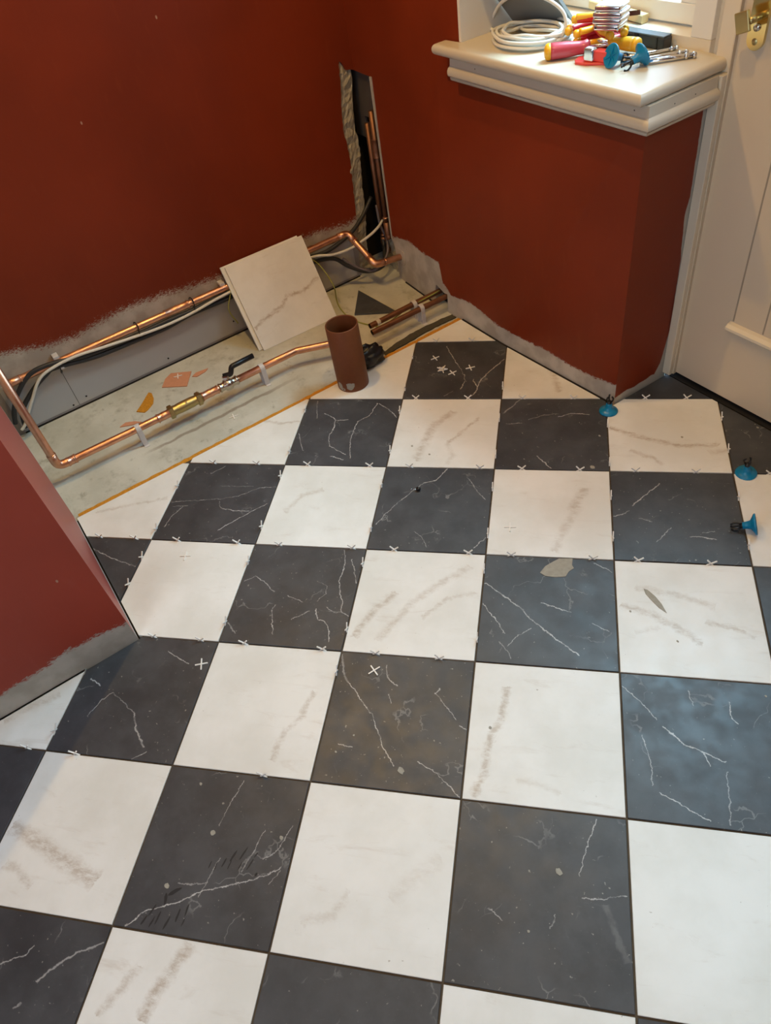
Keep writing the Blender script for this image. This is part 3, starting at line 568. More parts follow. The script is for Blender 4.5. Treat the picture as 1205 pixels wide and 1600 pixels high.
for f_ in bmn.faces:
    if f_.calc_center_median().y > -1.59: f_.material_index = 1
struct(bm_obj('wall_front', bmn, mats=[m_nib, nibside()]), 'red nib wall in the left foreground with a bare plaster foot')
struct(box('wall_end', -1.335, -0.735, -1.75, -1.64, FZ, HC, CAULK), 'grey end wall of the pipe recess')
# plasterboard strip with its fixings on the left wall
pb = box('plasterboard_strip', WX, WX + .0015, -1.60, -0.13, FZ + .012, 0.186, simple('plasterboard', (0.47, 0.46, 0.45), 0.8, var=0.06, scale=9), wall_left)
SC = [(-1.3501, 0.0166), (-1.406, 0.0053), (-1.013, 0.0151), (-1.5715, 0.0152), (-0.7163, 0.042)]
for y, z in SC: lathe('screw_head', [(0, 0), (0.0035, 0), (0.0035, 0.0008), (0, 0.0008)], BLK, wall_left, n=10, M=Matrix.Translation((WX + .0015, y, z)) @ Matrix.Rotation(PI / 2, 4, 'Y'))
JT = [(-1.3786, 0.146), (-1.3851, -0.0096)]
box('board_joint', WX + .0012, WX + .0019, JT[1][0] - .0008, JT[1][0] + .0008, FZ + .012, 0.186, BLK, wall_left)
sweep('floor_gap_shade', [(WX + .003, -1.6, FZ), (WX + .003, -0.12, FZ)], 0.004, VOID, wall_left, n=6)  # black rods put in for the shade along the wall foot
sweep('floor_gap_shade', [(-1.14, yw(-1.14, 0) - .002, FZ), (-0.92, yw(-.92, 0) - .002, FZ)], 0.0035, VOID, wall_back, n=6)
sweep('floor_gap_shade', [(x, yw(x, 0) - .003, -.006) for x in (-0.735, -0.508, -0.25, -0.006)], 0.0045, VOID, wall_back, n=6)

# ------------------------------------------------------------------ window: reveal, sill, frame
win = struct(thing('window_1', 'white window in the deep reveal over the red pier', 'window')); del win['category']
SZ = 0.915
sill_poly = [(-0.766, -0.055), (0.0185, -0.0505), (0.0185, 0.2345), (-0.040, 0.245), (-0.69, 0.245), (-0.69, -0.004), (-0.766, -0.012)]
bb = bmesh.new()
tp = [bb.verts.new((x, y, SZ)) for x, y in sill_poly]; bt = [bb.verts.new((x, y, 0.885)) for x, y in sill_poly]
bb.faces.new(tp); bb.faces.new(bt[::-1])
for i in range(7): bb.faces.new((tp[i], bt[i], bt[(i + 1) % 7], tp[(i + 1) % 7]))
bb.normal_update()
pair = [(0, 1), (1, 2), (6, 0)]
es = [e for e in bb.edges if any({e.verts[0], e.verts[1]} == {L[i], L[j]} for L in (tp, bt) for i, j in pair)]
bmesh.ops.bevel(bb, geom=es, offset=0.0135, segments=5, affect='EDGES', profile=0.5)
bmesh.ops.triangulate(bb, faces=[f for f in bb.faces if len(f.verts) > 4])
sill = auto_smooth(bm_obj('window_sill', bb, WOODW, win), 35); sill['label'] = 'cream sill board with a rounded nose'
prof = [(0.0, 0.8855), (0.028, 0.8855), (0.030, 0.860), (0.033, 0.857), (0.038, 0.855), (0.043, 0.849), (0.044, 0.843), (0.042, 0.836), (0.037, 0.832), (0.030, 0.8315), (0.030, 0.829), (0.032, 0.828), (0.030, 0.822), (0.024, 0.8185), (0.0, 0.8180)]
vs = []; fs = []
for o_, z in prof:
    o2 = o_ * 0.80
    vs += [(-0.716, -0.006 - o2, z), (o2, -o2 - 0.0004, z), (o2, 0.208, z)]
for i in range(len(prof)):
    j = (i + 1) % len(prof)
    for k_ in (0, 1): fs.append((i * 3 + k_, i * 3 + k_ + 1, j * 3 + k_ + 1, j * 3 + k_))
fs.append([i * 3 for i in range(len(prof))][::-1]); fs.append([i * 3 + 2 for i in range(len(prof))])
mo = auto_smooth(mesh_obj('sill_moulding', vs, fs, WOODW, win), 30); mo['label'] = 'stepped cream moulding under the sill'
for (x, y, z) in [(-0.60, -0.0295, .868), (-0.02, -0.0245, .870), (0.0245, .06, .868), (0.0245, .13, .868)]:
    lathe('nail_hole', [(0, 0), (0.0016, 0), (0, .0012)], BLK, win, n=8, M=Matrix.Translation((x, y, z)) @ Matrix.Rotation(PI / 2, 4, 'X' if y < 0 else 'Y'))
box('window_reveal', -0.700, -0.6895, -0.003, 0.2449, SZ, 2.15, WOODW2, win)
box('window_reveal', -0.69, 0.0, 0.0, 0.2449, 2.14, 2.15, WOODW2, win)
box('frame_post', -0.103, -0.043, 0.245, 0.285, 0.9405, 2.15, FRAMEM if False else WOODW2, win, bev=.001)
box('frame_post', -0.69, -0.63, 0.245, 0.40, 0.9405, 2.15, WOODW2, win, bev=.001)
box('frame_post', -0.0429, -0.0161, 0.262, 0.40, 0.886, 2.15, FRAMEM, win)
box('bottom_rail', -0.69, -0.043, 0.245, 0.40, 0.905, 0.940, FRAMEM, win, bev=.001)
box('frame_post', -0.103, -0.043, 0.2851, 0.40, 0.9405, 2.15, WOODW2, win)
box('top_rail', -0.63, -0.103, 0.245, 0.40, 2.08, 2.15, WOODW2, win)
sash = thing('sash', 's', 'x'); sash.parent = win; del sash['category']; del sash['label']
SX0, SX1 = -0.628, -0.106
box('sash_rail', SX0, SX1, 0.30, 0.345, 0.945, 1.035 - .045, WOODW2, sash, bev=.002)
box('sash_rail', SX0, SX1, 0.30, 0.345, 2.01, 2.078, WOODW2, sash, bev=.002)
box('sash_stile', SX1 - .085, SX1, 0.3001, 0.3449, 0.990, 2.01, WOODW2, sash, bev=.002)
box('sash_stile', SX0, SX0 + .085, 0.3001, 0.3449, 0.990, 2.01, WOODW2, sash, bev=.002)
def glass():
    k = NT('window_glass'); t = k.t; out = t.nodes['Material Output']
    tr = k.n('ShaderNodeBsdfTransparent'); gl = k.n('ShaderNodeBsdfGlossy'); gl.inputs['Roughness'].default_value = 0.02
    mx = k.n('ShaderNodeMixShader'); mx.inputs[0].default_value = 0.06
    t.links.new(tr.outputs[0], mx.inputs[1]); t.links.new(gl.outputs[0], mx.inputs[2]); t.links.new(mx.outputs[0], out.inputs[0]); return k.m
GL = glass()
box('glass_pane', SX0 + .08, SX1 - .08, 0.320, 0.324, 0.985, 2.015, GL, sash)
# added rear window, unseen behind the camera, made up for the fill lamp
w2 = thing('fill_window', 'x', 'x'); del w2['category']; del w2['label']; struct(w2)
for (x0, x1, z0, z1) in [(0.5, 0.56, 0.9, 2.2), (2.14, 2.2, 0.9, 2.2), (0.56, 2.14, 0.9, 0.96), (0.56, 2.14, 2.14, 2.2), (1.32, 1.38, 0.96, 2.14)]:
    box('fill_window_bar', x0, x1, -3.14, -3.08, z0, z1, WOODW2, w2)
box('glass_pane', 0.56, 2.14, -3.11, -3.106, 0.96, 2.14, GL, w2)

# ------------------------------------------------------------------ door
door = thing('door_1', 'cream panelled door with a brass handle', 'door'); del door['category']; struct(door)
box('door_frame', 0.002, 0.030, 0.212, 0.30, 0.012, 0.884, FRAMEM, door, bev=.0015)
box('door_frame', -0.016, 0.030, 0.236, 0.30, 0.8841, 2.15, FRAMEM, door, bev=.0015)
box('frame_bead', 0.0301, 0.0335, 0.228, 0.24, 0.012, 2.10, DOORM, door)
box('door_frame', 0.79, 0.83, 0.20, 0.234, -.001, 2.10, FRAMEM, door, bev=.0015)
box('door_slab', 0.0335, 0.79, 0.2375, 0.278, 0.0158, 1.12, DOORM, door, bev=.001)
box('door_stile', 0.0335, 0.15, 0.2376, 0.278, 1.1201, 2.10, DOORM, door); box('door_stile', 0.68, 0.79, 0.2376, 0.278, 1.1201, 2.10, DOORM, door)
box('door_rail', 0.1501, 0.6799, 0.2376, 0.278, 1.98, 2.10, DOORM, door)
box('glass_pane', 0.151, 0.679, 0.255, 0.259, 1.121, 1.979, GL, door)
pw = box('door_panel', 0.190, 0.640, 0.2368, 0.2376, 0.272, 1.02, DOORM, door)
GRV = simple('groove_shade', (0.30, 0.25, 0.19), 0.6)
for gx in (0.190, 0.285, 0.375, 0.465, 0.555, 0.640):
    box('panel_groove_shade', gx - .0022, gx + .0022, 0.2362, 0.2372, 0.275, 1.02, GRV, door)
pf = [(0.0, 0.0), (0.012, 0.0), (0.018, 0.006), (0.018, 0.014), (0.010, 0.022), (0.0, 0.026)]
b = bmesh.new()
L = [[b.verts.new((x, 0.2375 - o_, 0.246 + z)) for o_, z in pf] for x in (0.180, 0.650)]
for i in range(len(pf) - 1): b.faces.new((L[0][i], L[1][i], L[1][i + 1], L[0][i + 1]))
b.faces.new(L[0][::-1]); b.faces.new(L[1]); bm_obj('panel_moulding', b, FRAMEM, door)
box('under_door_light_block', 0.0, 0.82, 0.262, 0.40, -0.001, 0.05, VOID, door)  # added block, stops lamp light leaking in under the door
box('threshold_shade', 0.0, 0.82, 0.231, 0.40, FZ - .001, -0.001, VOID, door)  # black strip painted in for the shade under the door
hd = thing('door_handle', 's', 'x'); del hd['label']; del hd['category']; hd.parent = door
hx, hz = 0.0835, 1.035
n = 14; ov = [(hx + 0.0215 * math.cos(a), 0.9625 + 0.0225 * math.sin(a)) for a in [PI + i * PI / n for i in range(n + 1)]] + [(hx + 0.0215 * math.cos(a), 1.165 + 0.0225 * math.sin(a)) for a in [i * PI / n for i in range(n + 1)]]
prism('backplate', ov, 0.2290, 0.2375, BRASSP, hd, bev=.0, fn=lambda a, b_, c: (a, c, b_))
lathe('screw_head', [(0, 0.003), (0.0055, 0.002), (0.0075, 0.0), (0.0095, 0.0)], BRASS, hd, n=16, M=Matrix.Translation((hx, 0.2292, 0.958)) @ Matrix.Rotation(PI / 2, 4, 'X'))
lathe('lock_cylinder', [(0, 0.004), (0.0075, 0.004), (0.0080, 0.0)], NICK, hd, n=16, M=Matrix.Translation((hx, 0.2292, 0.986)) @ Matrix.Rotation(PI / 2, 4, 'X'))
sweep('turn_stem', [(hx, 0.2292, 1.006), (hx, 0.196, 1.006)], 0.0075, BRASS, hd)
box('thumb_turn', -.030, .004, -.004, .004, -.020, .022, BRASS, hd, bev=.002, seg=2, M=Matrix.Translation((hx - .002, 0.194, 1.006)) @ Matrix.Rotation(-.35, 4, 'Y'))
sweep('lever', fillet([(hx, 0.2292, 1.09), (hx, 0.185, 1.09), (hx + .11, 0.180, 1.088)], .02), 0.009, BRASSP, hd)
random.seed(11)
# white filler strip beside the door frame

# ------------------------------------------------------------------ pipework
PR = 0.0130
def ring(name, p, d, r, w, mat, par, t=0.0018):
    a = Vector(p) - Vector(d).normalized() * w / 2
    return lathe(name, [(r, 0), (r + t * .8, w * .15), (r + t, w * .5), (r + t * .8, w * .85), (r, w)], mat, par, n=20, M=axisM(a, Vector(p) + Vector(d)))
def sleeve(par, a, b, r=PR + .0014, mat=COP, name='coupling'):
    A, B = Vector(a), Vector(b); L = (B - A).length
    return lathe(name, [(PR, 0), (r + .0022, .0), (r + .0026, .002), (r, .005), (r, L * .42), (r + .0012, L * .5), (r, L * .58), (r, L - .005), (r + .0026, L - .002), (r + .0022, L), (PR, L)], mat, par, n=20, M=axisM(A, B))
run = thing('copper_pipe_run', 'bright copper pipe with valves clipped low above the concrete strip', 'pipe', (-0.945, -1.0, FZ))
def RL(p): return (p[0] + 0.945, p[1] + 1.0, p[2] - FZ)
def L_(pts): return [RL(p) for p in pts]
XP, ZP = -0.9485, 0.052
sweep('pipe', L_(fillet([(XP, -1.553, 0.55), (XP, -1.553, ZP + .004), (XP, -1.30, ZP), (XP, -0.90, ZP), (XP, -0.64, ZP), (XP + .085, -0.46, ZP), (XP + .10, -0.44, ZP)], 0.030, 10)), PR, COP, run, n=16)
lo = L_(fillet([(XP, -1.553, ZP + .055), (XP, -1.553, ZP + .004), (XP, -1.497, ZP + .003)], 0.026, 10))
sweep('elbow', lo, PR + .0018, COP, run, n=16)
ring('elbow_rim', lo[0], (0, 0, 1), PR + .001, .005, COP, run); ring('elbow_rim', lo[-1], (0, 1, 0), PR + .001, .005, COP, run)
sleeve(run, RL((XP, -1.520, ZP + .003)), RL((XP, -1.490, ZP + .003)))
sleeve(run, RL((XP, -1.196, ZP)), RL((XP, -1.150, ZP)))
va, vb = RL((XP, -1.147, ZP)), RL((XP, -1.020, ZP))
def hexprof(name, a, L, r, mat, par):
    return lathe(name, [(0, 0), (r * .92, 0), (r, .002), (r, L - .002), (r * .92, L), (0, L)], mat, par, n=6, M=axisM(a, Vector(a) + Vector((0, 1, 0))), smooth=False)
chk = lathe('check_valve', [(PR, 0), (.0195, .001), (.0195, .008), (.0172, .022), (.0188, .035), (.0188, .085), (.0172, .095), (.0195, .112), (.0195, .120), (PR, .121)], BRASS, run, n=24, M=axisM(va, vb))
hexprof('valve_nut', RL((XP, -1.152, ZP)), .016, .0245, BRASS, chk); hexprof('valve_nut', RL((XP, -1.046, ZP)), .016, .0245, BRASS, chk)
lathe('test_plug', [(0, .003), (.004, .003), (.006, .001), (.006, -.004)], BRASS, chk, n=12, M=Matrix.Translation(RL((XP + .009, -1.085, ZP + .013))) @ Matrix.Rotation(.6, 4, 'Y'))
sleeve(run, RL((XP, -1.024, ZP)), RL((XP, -0.962, ZP)))
bv = lathe('ball_valve', [(PR, 0), (.0170, .0), (.0175, .004), (.0150, .007), (.0150, .018), (.0205, .024), (.0225, .034), (.0205, .046), (.0150, .052), (.0150, .064), (.0175, .067), (.0170, .072), (PR, .072)], NICK, run, n=24, M=axisM(RL((XP, -0.956, ZP)), RL((XP, -0.80, ZP))))
lathe('valve_stem', [(.010, 0), (.010, .012), (.0065, .014), (.0065, .022), (0, .022)], NICK, bv, n=14, M=Matrix.Translation(RL((XP, -0.922, ZP + .012))))
lathe('handle_nut', [(.0135, 0), (.0115, .007), (0, .008)], CHROME, bv, n=6, M=Matrix.Translation(RL((XP, -0.922, ZP + .028))), smooth=False)
lvp = fillet(L_([(XP - .010, -0.925, ZP + .032), (XP + .002, -0.900, ZP + .034), (XP - .002, -0.888, ZP + .058), (XP - .002, -0.800, ZP + .060)]), .012)
b = sweep_bm(lvp, 0.0095, 10)
lev = bm_obj('lever', b, BLK, bv, True); lev['label'] = 'black lever on the ball valve'
def clip(par, x, y, z, zb=FZ, w=0.020):
    """plastic saddle strapped over a pipe and standing on the floor"""
    b = bmesh.new(); r0, r1 = PR + .0006, PR + .0035; pts = []
    for i in range(9):
        a = PI * (1 - i / 8); pts.append((math.cos(a), math.sin(a)))
    for s0, s1 in ((0, 1), (1, 2), (2, 3), (3, 4), (4, 5), (5, 6), (6, 7), (7, 8)):
        q = [(x + pts[s][0] * rr, z + pts[s][1] * rr) for s, rr in ((s0, r0), (s0, r1), (s1, r1), (s1, r0))]
        vv = [b.verts.new((px_, y + yy, pz_)) for yy in (-w / 2, w / 2) for px_, pz_ in q]
        for f_ in ((0, 1, 2, 3), (7, 6, 5, 4), (1, 5, 6, 2), (0, 3, 7, 4)): b.faces.new([vv[i] for i in f_])
    for sx in (-1, 1): box_bm(x + sx * (r0 + r1) / 2 - .0016, x + sx * (r0 + r1) / 2 + .0016, y - w / 2, y + w / 2, zb, z + .001, bm=b)
    box_bm(x - r1 - .006, x + r1 + .010, y - w / 2, y + w / 2, zb, zb + .002, bm=b)
    return bm_obj('pipe_clip', b, CLIPM, par)
for y in (-1.270, -0.785):
    o = clip(run, *RL((XP, y, ZP)), zb=0.0, w=.017)
XW, ZW = -1.308, 0.200
wr = thing('copper_pipe', 'long copper pipe running along the left wall above the grey strip', 'pipe', (XW, -0.8, 0.2))
def WLc(pts): return [(p[0] - XW, p[1] + 0.8, p[2] - 0.2) for p in pts]
wp = [(XW, -1.571, 0.02), (XW, -1.571, ZW), (XW, -0.155, ZW), (-1.175, -0.125, 0.098), (-1.160, 0.06, 0.082)]
sweep('pipe', WLc(fillet(wp, .028, 9)), PR, COP, wr, n=16)
f2 = WLc([(XW, -1.571, ZW - .045)]) + WLc(fillet([(XW, -1.571, ZW - .045), (XW, -1.571, ZW), (XW, -1.515, ZW)], .024, 9)) + WLc([(XW, -1.515, ZW)])
sweep('elbow', f2[1:-1], PR + .0018, COP, wr, n=16); ring('elbow_rim', f2[0], (0, 0, 1), PR + .001, .005, COP, wr); ring('elbow_rim', f2[-1], (0, 1, 0), PR + .001, .005, COP, wr)
sleeve(wr, *WLc([(XW, -0.965, ZW), (XW, -0.870, ZW)]))
def elbow_at(a, b, c, d=.045):
    A, B, C_ = Vector(a), Vector(b), Vector(c); p, q = B + (A - B).normalized() * d, B + (C_ - B).normalized() * d
    P = WLc(fillet([p, B, q], .024, 9)); sweep('elbow', P, PR + .0018, COP, wr, n=16)
    ring('elbow_rim', P[0], Vector(P[1]) - Vector(P[0]), PR + .001, .005, COP, wr); ring('elbow_rim', P[-1], Vector(P[-1]) - Vector(P[-2]), PR + .001, .005, COP, wr)
elbow_at(wp[1], wp[2], wp[3]); elbow_at(wp[2], wp[3], wp[4])
for y in [-1.3786, -0.7206]:
    b = box_bm(WX - XW, .004, y + .8 - .010, y + .8 + .010, PR - .001, PR + .010, .001); b2 = box_bm(-.010, .014, y + .8 - .008, y + .8 + .008, -PR - .012, -PR - .003); bm_obj('clip_foot', b2, CLIPM, wr)
    bm_obj('pipe_clip', b, CLIPM, wr)
# risers in the chase
for i, (a, b_, nm) in enumerate([((-1.3411, 0.022, 0.5277), (-1.318, 0.022, 0.162), 'left'), ((-1.2679, 0.006, 0.5907), (-1.2565, 0.006, 0.2199), 'right')]):
    x = (a[0] + b_[0]) / 2; y = (0.022, 0.006)[i]
    rz = thing('riser_pipe', ('dull copper riser on the left inside the corner chase', 'dull copper riser on the right inside the corner chase, with pressed joint')[i], 'pipe', (x, y, 0.1), group=None)
    sweep('pipe', [(0, 0, -0.03 if i == 0 else .06), (0, 0, (0.46, 0.52)[i])], 0.0105, COPD, rz, n=14)
    if i == 1:
        sleeve(rz, (0, 0, .355), (0, 0, .425), mat=COPD); ring('joint_rim', (0, 0, .12), (0, 0, 1), .0105, .005, COP, rz, .003)
        sweep('elbow', fillet([(0, 0, .10), (0, 0, .045), (.01, -.0, .03)], .02), .0135, COPD, rz, n=14)
    else:
        ring('joint_rim', (0, 0, .02), (0, 0, 1), .0105, .005, COP, rz, .003)
        sweep('elbow', fillet([(0, 0, .01), (0, 0, -.03), (.04, .0, -.04)], .025), .0135, COPD, rz, n=14)
# two capped tails coming out of the window wall
TLS = [(-0.898, 0.030, -0.345, 0.040), (-0.848, 0.030, -0.367, 0.046)]
for i, (x, y0, y1, z) in enumerate(TLS):
    t_ = thing('pipe_tail', ('rear one of two dull copper pipe tails leaving the wall hole', 'front one of two dull copper pipe tails leaving the wall hole')[i], 'pipe', (x, y1, FZ))
    b = sweep_bm([(0.01 * (i - .5), y0 - y1, z - FZ), (0, 0, z - FZ)], .0105, 16, caps=False); bm_obj('pipe', b, COPD, t_, True)
    b = sweep_bm([(0.01 * (i - .5), y0 - y1, z - FZ), (0, 0.0005, z - FZ)], .0088, 16, caps=False); bm_obj('pipe_bore', b, VOID, t_, True)
    cl = clip(t_, 0, 0.225 - (.0 if i else .02), z - FZ, zb=0.0, w=.016)
lathe('tape_wrap', [(.0108, 0), (.0118, .002), (.0118, .014), (.0108, .016)], CLIPM, bpy.data.objects['pipe_tail'], n=14, M=axisM((0, .03, TLS[0][3] - FZ), (0, 1, TLS[0][3] - FZ)))

# ------------------------------------------------------------------ cables
def cable(name, label, pts, r, mat, n=9, sub=7):
    o = sweep(name, catmull(pts, sub), r, mat, None, n); tag(o, label, 'cable'); return o
cable('black_cable', 'upper black cable tied under the wall pipe and rising into the chase', [(-1.298, -1.6112, 0.0573), (-1.298, -1.589, 0.1091), (-1.298, -1.5403, 0.1674), (-1.298, -1.4732, 0.2087), (-1.298, -1.3857, 0.2067), (-1.298, -1.2956, 0.1853), (-1.298, -1.1762, 0.1777), (-1.298, -1.0835, 0.1763), (-1.298, -0.9718, 0.178), (-1.298, -0.8669, 0.1758), (-1.298, -0.7434, 0.1801), (-1.298, -0.5332, 0.1786), (-1.298, -0.3868, 0.1801), (-1.295, -0.2705, 0.1719), (-1.3, -0.1548, 0.1951), (-1.32, -0.0728, 0.23), (-1.34, -0.0027, 0.2829)], .0082, BLKR)
cable('black_cable', 'lower black cable tied under the wall pipe, ending in the floor loop', [(-1.302, -1.5896, 0.0239), (-1.302, -1.5692, 0.0867), (-1.302, -1.5064, 0.1409), (-1.302, -1.4359, 0.1787), (-1.302, -1.3941, 0.1871), (-1.302, -1.2557, 0.163), (-1.302, -1.0905, 0.1557), (-1.302, -0.9802, 0.1525), (-1.302, -0.8703, 0.1618), (-1.302, -0.7487, 0.1588), (-1.302, -0.5374, 0.1569), (-1.302, -0.3619, 0.1518), (-1.295, -0.2488, 0.1326), (-1.27, -0.1963, 0.0861), (-1.235, -0.1309, 0.0487), (-1.24, -0.0475, 0.0437), (-1.31, 0.0057, 0.0779), (-1.335, 0.0231, 0.1197)], .0085, BLKR)
cable('grey_cable', 'grey cable dropping out of the chase into the corner', [(-1.285, -0.211, 0.1206), (-1.25, -0.1641, 0.0743), (-1.225, -0.1056, 0.0475), (-1.25, -0.0236, 0.0677), (-1.29, 0.0139, 0.11), (-1.32, 0.0088, 0.1719), (-1.335, 0.0128, 0.2471)], .0055, PURP)
cable('white_cable', 'white cable tied along the left wall and curving into the chase', [(-1.289, -1.6046, 0.0289), (-1.289, -1.5806, 0.0479), (-1.289, -1.5208, 0.1192), (-1.289, -1.4621, 0.1802), (-1.289, -1.399, 0.1992), (-1.289, -1.3146, 0.2022), (-1.289, -1.2227, 0.1914), (-1.289, -1.0867, 0.1766), (-1.289, -0.979, 0.1689), (-1.289, -0.8725, 0.1713), (-1.289, -0.7325, 0.1844), (-1.289, -0.5351, 0.1883), (-1.289, -0.3418, 0.1784), (-1.275, -0.255, 0.1589), (-1.27, -0.1728, 0.1549), (-1.27, -0.0854, 0.1696), (-1.28, -0.0289, 0.1827), (-1.3, 0.0119, 0.1934)], .0054, WCAB)
cable('earth_cable', 'thin green and yellow cable trailing from the wall to the pipe tails', [(-1.29, -0.3845, 0.2064), (-1.28, -0.3359, 0.1628), (-1.25, -0.3159, 0.1184), (-1.2, -0.3141, 0.072), (-1.223, -0.3036, 0.0), (-1.1691, -0.3205, -0.011), (-1.0866, -0.3319, -0.011), (-1.0302, -0.3221, -0.011), (-0.9732, -0.2985, -0.011), (-0.9317, -0.2651, -0.008), (-0.8981, -0.16, 0.0373), (-0.892, -0.04, 0.0472), (-0.9043, 0.0, 0.0413)], .0026, GYC)
cable('earth_cable', 'short green and yellow cable hanging from the pipe left of the tile', [(-1.29, -0.6963, 0.1924), (-1.29, -0.7137, 0.1646), (-1.29, -0.7322, 0.1173), (-1.29, -0.714, 0.0514)], .0026, GYC)
for i, (u_, lab) in enumerate(zip([(-1.303, -1.3855, 0.2041), (-1.303, -1.0799, 0.1805), (-1.303, -0.8554, 0.1793)], ('leftmost black cable tie round the cables', 'middle black cable tie round pipe and cables', 'rightmost black cable tie round pipe and cables'))):
    P = []
    for k_ in range(25):
        a = 2 * PI * k_ / 24; P.append((u_[0] + .016 * math.cos(a), u_[1] + .003 * math.sin(2 * a), 0.192 + (.030 if i else .020) * math.sin(a) - (0 if i else .012)))
    o = sweep('cable_tie', P, .0021, ZTIE, None, 6, caps=False); tag(o, lab, 'cable tie')

# ------------------------------------------------------------------ leaning tiles
def square_tile(name, label, origin, ex, ey, s, mat, th=.0088):
    """tile lying in the plane of the unit vectors ex, ey with its corner at origin"""
    ex, ey = Vector(ex).normalized(), Vector(ey).normalized(); ez = ex.cross(ey).normalized(); ey = ez.cross(ex)
    o = box(name, -s / 2, s / 2, -s / 2, s / 2, -th, 0, mat, None, bev=.0007)
    Mx = Matrix((ex, ey, ez)).transposed().to_4x4(); Mx.translation = Vector(origin) + ex * s / 2 + ey * s / 2
    o.matrix_world = Mx; return tag(o, label, 'tile')
LV = [([(-.161, -.077), (-.119, -.061), (-.028, -.045), (.008, -.0155), (.078, -.025), (.16, .001)], .005, 1.0)]
mlean = tile_mat('white_marble_tile_leaning', False, LV, 12.3)
bl = Vector((-1.139, -0.6935, FZ + .001)); ty = (0.02, 1, 0); tz = (-0.167, 0, 0.280)
square_tile('spare_tile', 'white marble tile leaning on the wall pipe, front one of two', bl, ty, tz, .333, mlean)
bl2 = Vector((-1.151, -0.7085, FZ + .002))
square_tile('spare_tile', 'white tile mostly hidden behind the front leaning tile', bl2, ty, (-0.167, 0, 0.280), .333, plain_tile(False, 1))
tri = [(-1.2275, -0.1943, -0.006), (-0.9743, -0.1742, -0.006), (-1.0856, -0.304, -0.006)]
o = prism('tile_offcut', [(p[0], p[1]) for p in tri], FZ, FZ + .0088, plain_tile(True, 1), bev=.0006); tag(o, 'triangular dark tile offcut lying on the concrete near the corner', 'tile offcut')
# ------------------------------------------------------------------ brown soil pipe and the black sheet behind it
sp_ = thing('soil_pipe', 'upright open-topped brown plastic waste pipe standing at the tile edge', 'pipe', (-0.695, -0.556, 0.0))
HT = 0.243; R1 = 0.0555
lathe('pipe_wall', [(R1, 0.001), (R1, HT - .002), (R1 - .0012, HT), (R1 - .0038, HT), (R1 - .0045, HT - .003), (R1 - .0045, 0.001), (R1, 0.001)], TERR, sp_, n=48)
b = bmesh.new()
for (a, z, w_, h_) in [(-1.42, .022, .011, .016), (-1.30, .012, .016, .007), (-.70, .026, .014, .017), (-.52, .030, .008, .012)]:
    c_ = []
    for i in range(10):
        t = 2 * PI * i / 10; aa = a + w_ * random.uniform(.8, 1.1) * math.cos(t) / R1; zz = z + h_ * random.uniform(.7, 1.1) * math.sin(t)
        c_.append(b.verts.new(((R1 + .0006) * math.cos(aa), (R1 + .0006) * math.sin(aa), max(.001, zz))))
    b.faces.new(c_)
o = bm_obj('adhesive_smear', b, ADHG, sp_); o['kind'] = 'stuff'
b = bmesh.new(); bmesh.ops.create_icosphere(b, subdivisions=4, radius=1)
for v in b.verts:
    nz = 1 + .32 * mnoise.noise(v.co * 2.2) + .16 * mnoise.noise(v.co * 6)
    v.co = Vector((v.co.x * .034 * nz, v.co.y * .060 * nz, max(-.9, v.co.z) * .048 * nz))
o = bm_obj('black_sheet', b, BLK, None, True); o.location = (-0.742, -0.452, 0.034); tag(o, 'crumpled black plastic sheet tucked behind the brown waste pipe', 'plastic sheet')

# ------------------------------------------------------------------ scraps on the concrete
def scrap(pts, lab, mat, cat='scrap', z=FZ, th=.003):
    o = prism('underlay_scrap', [(p[0], p[1]) for p in pts], z + .0002, z + th, mat); return tag(o, lab, cat)
scrap([(-1.2748, -1.0363, -0.012), (-1.2258, -0.9698, -0.012), (-1.1491, -1.0218, -0.012), (-1.2137, -1.0987, -0.012), (-1.2557, -1.0684, -0.012)], 'largest peach underlay scrap, a four-sided piece on the concrete', PEACH)
scrap([(-1.1923, -0.9816, -0.012), (-1.2046, -0.9599, -0.012), (-1.1963, -0.9115, -0.012), (-1.1841, -0.928, -0.012), (-1.1773, -0.9665, -0.012)], 'small pointed peach scrap right of the largest peach piece', PEACH)
scrap([(-1.2216, -1.151, -0.012), (-1.2084, -1.143, -0.012), (-1.1721, -1.1493, -0.012), (-1.1437, -1.163, -0.012), (-1.1209, -1.1924, -0.012), (-1.1151, -1.2073, -0.012), (-1.1421, -1.2302, -0.012), (-1.1669, -1.203, -0.012)], 'orange curved underlay scrap on the concrete near the brass valve', ORANGE)
scrap([(-1.1004, -1.3106, -0.012), (-1.1099, -1.2848, -0.012), (-1.0925, -1.2562, -0.012), (-1.0678, -1.2354, -0.012), (-1.0797, -1.2734, -0.012)], 'thin peach scrap poking out behind the lower copper pipe', PEACH)
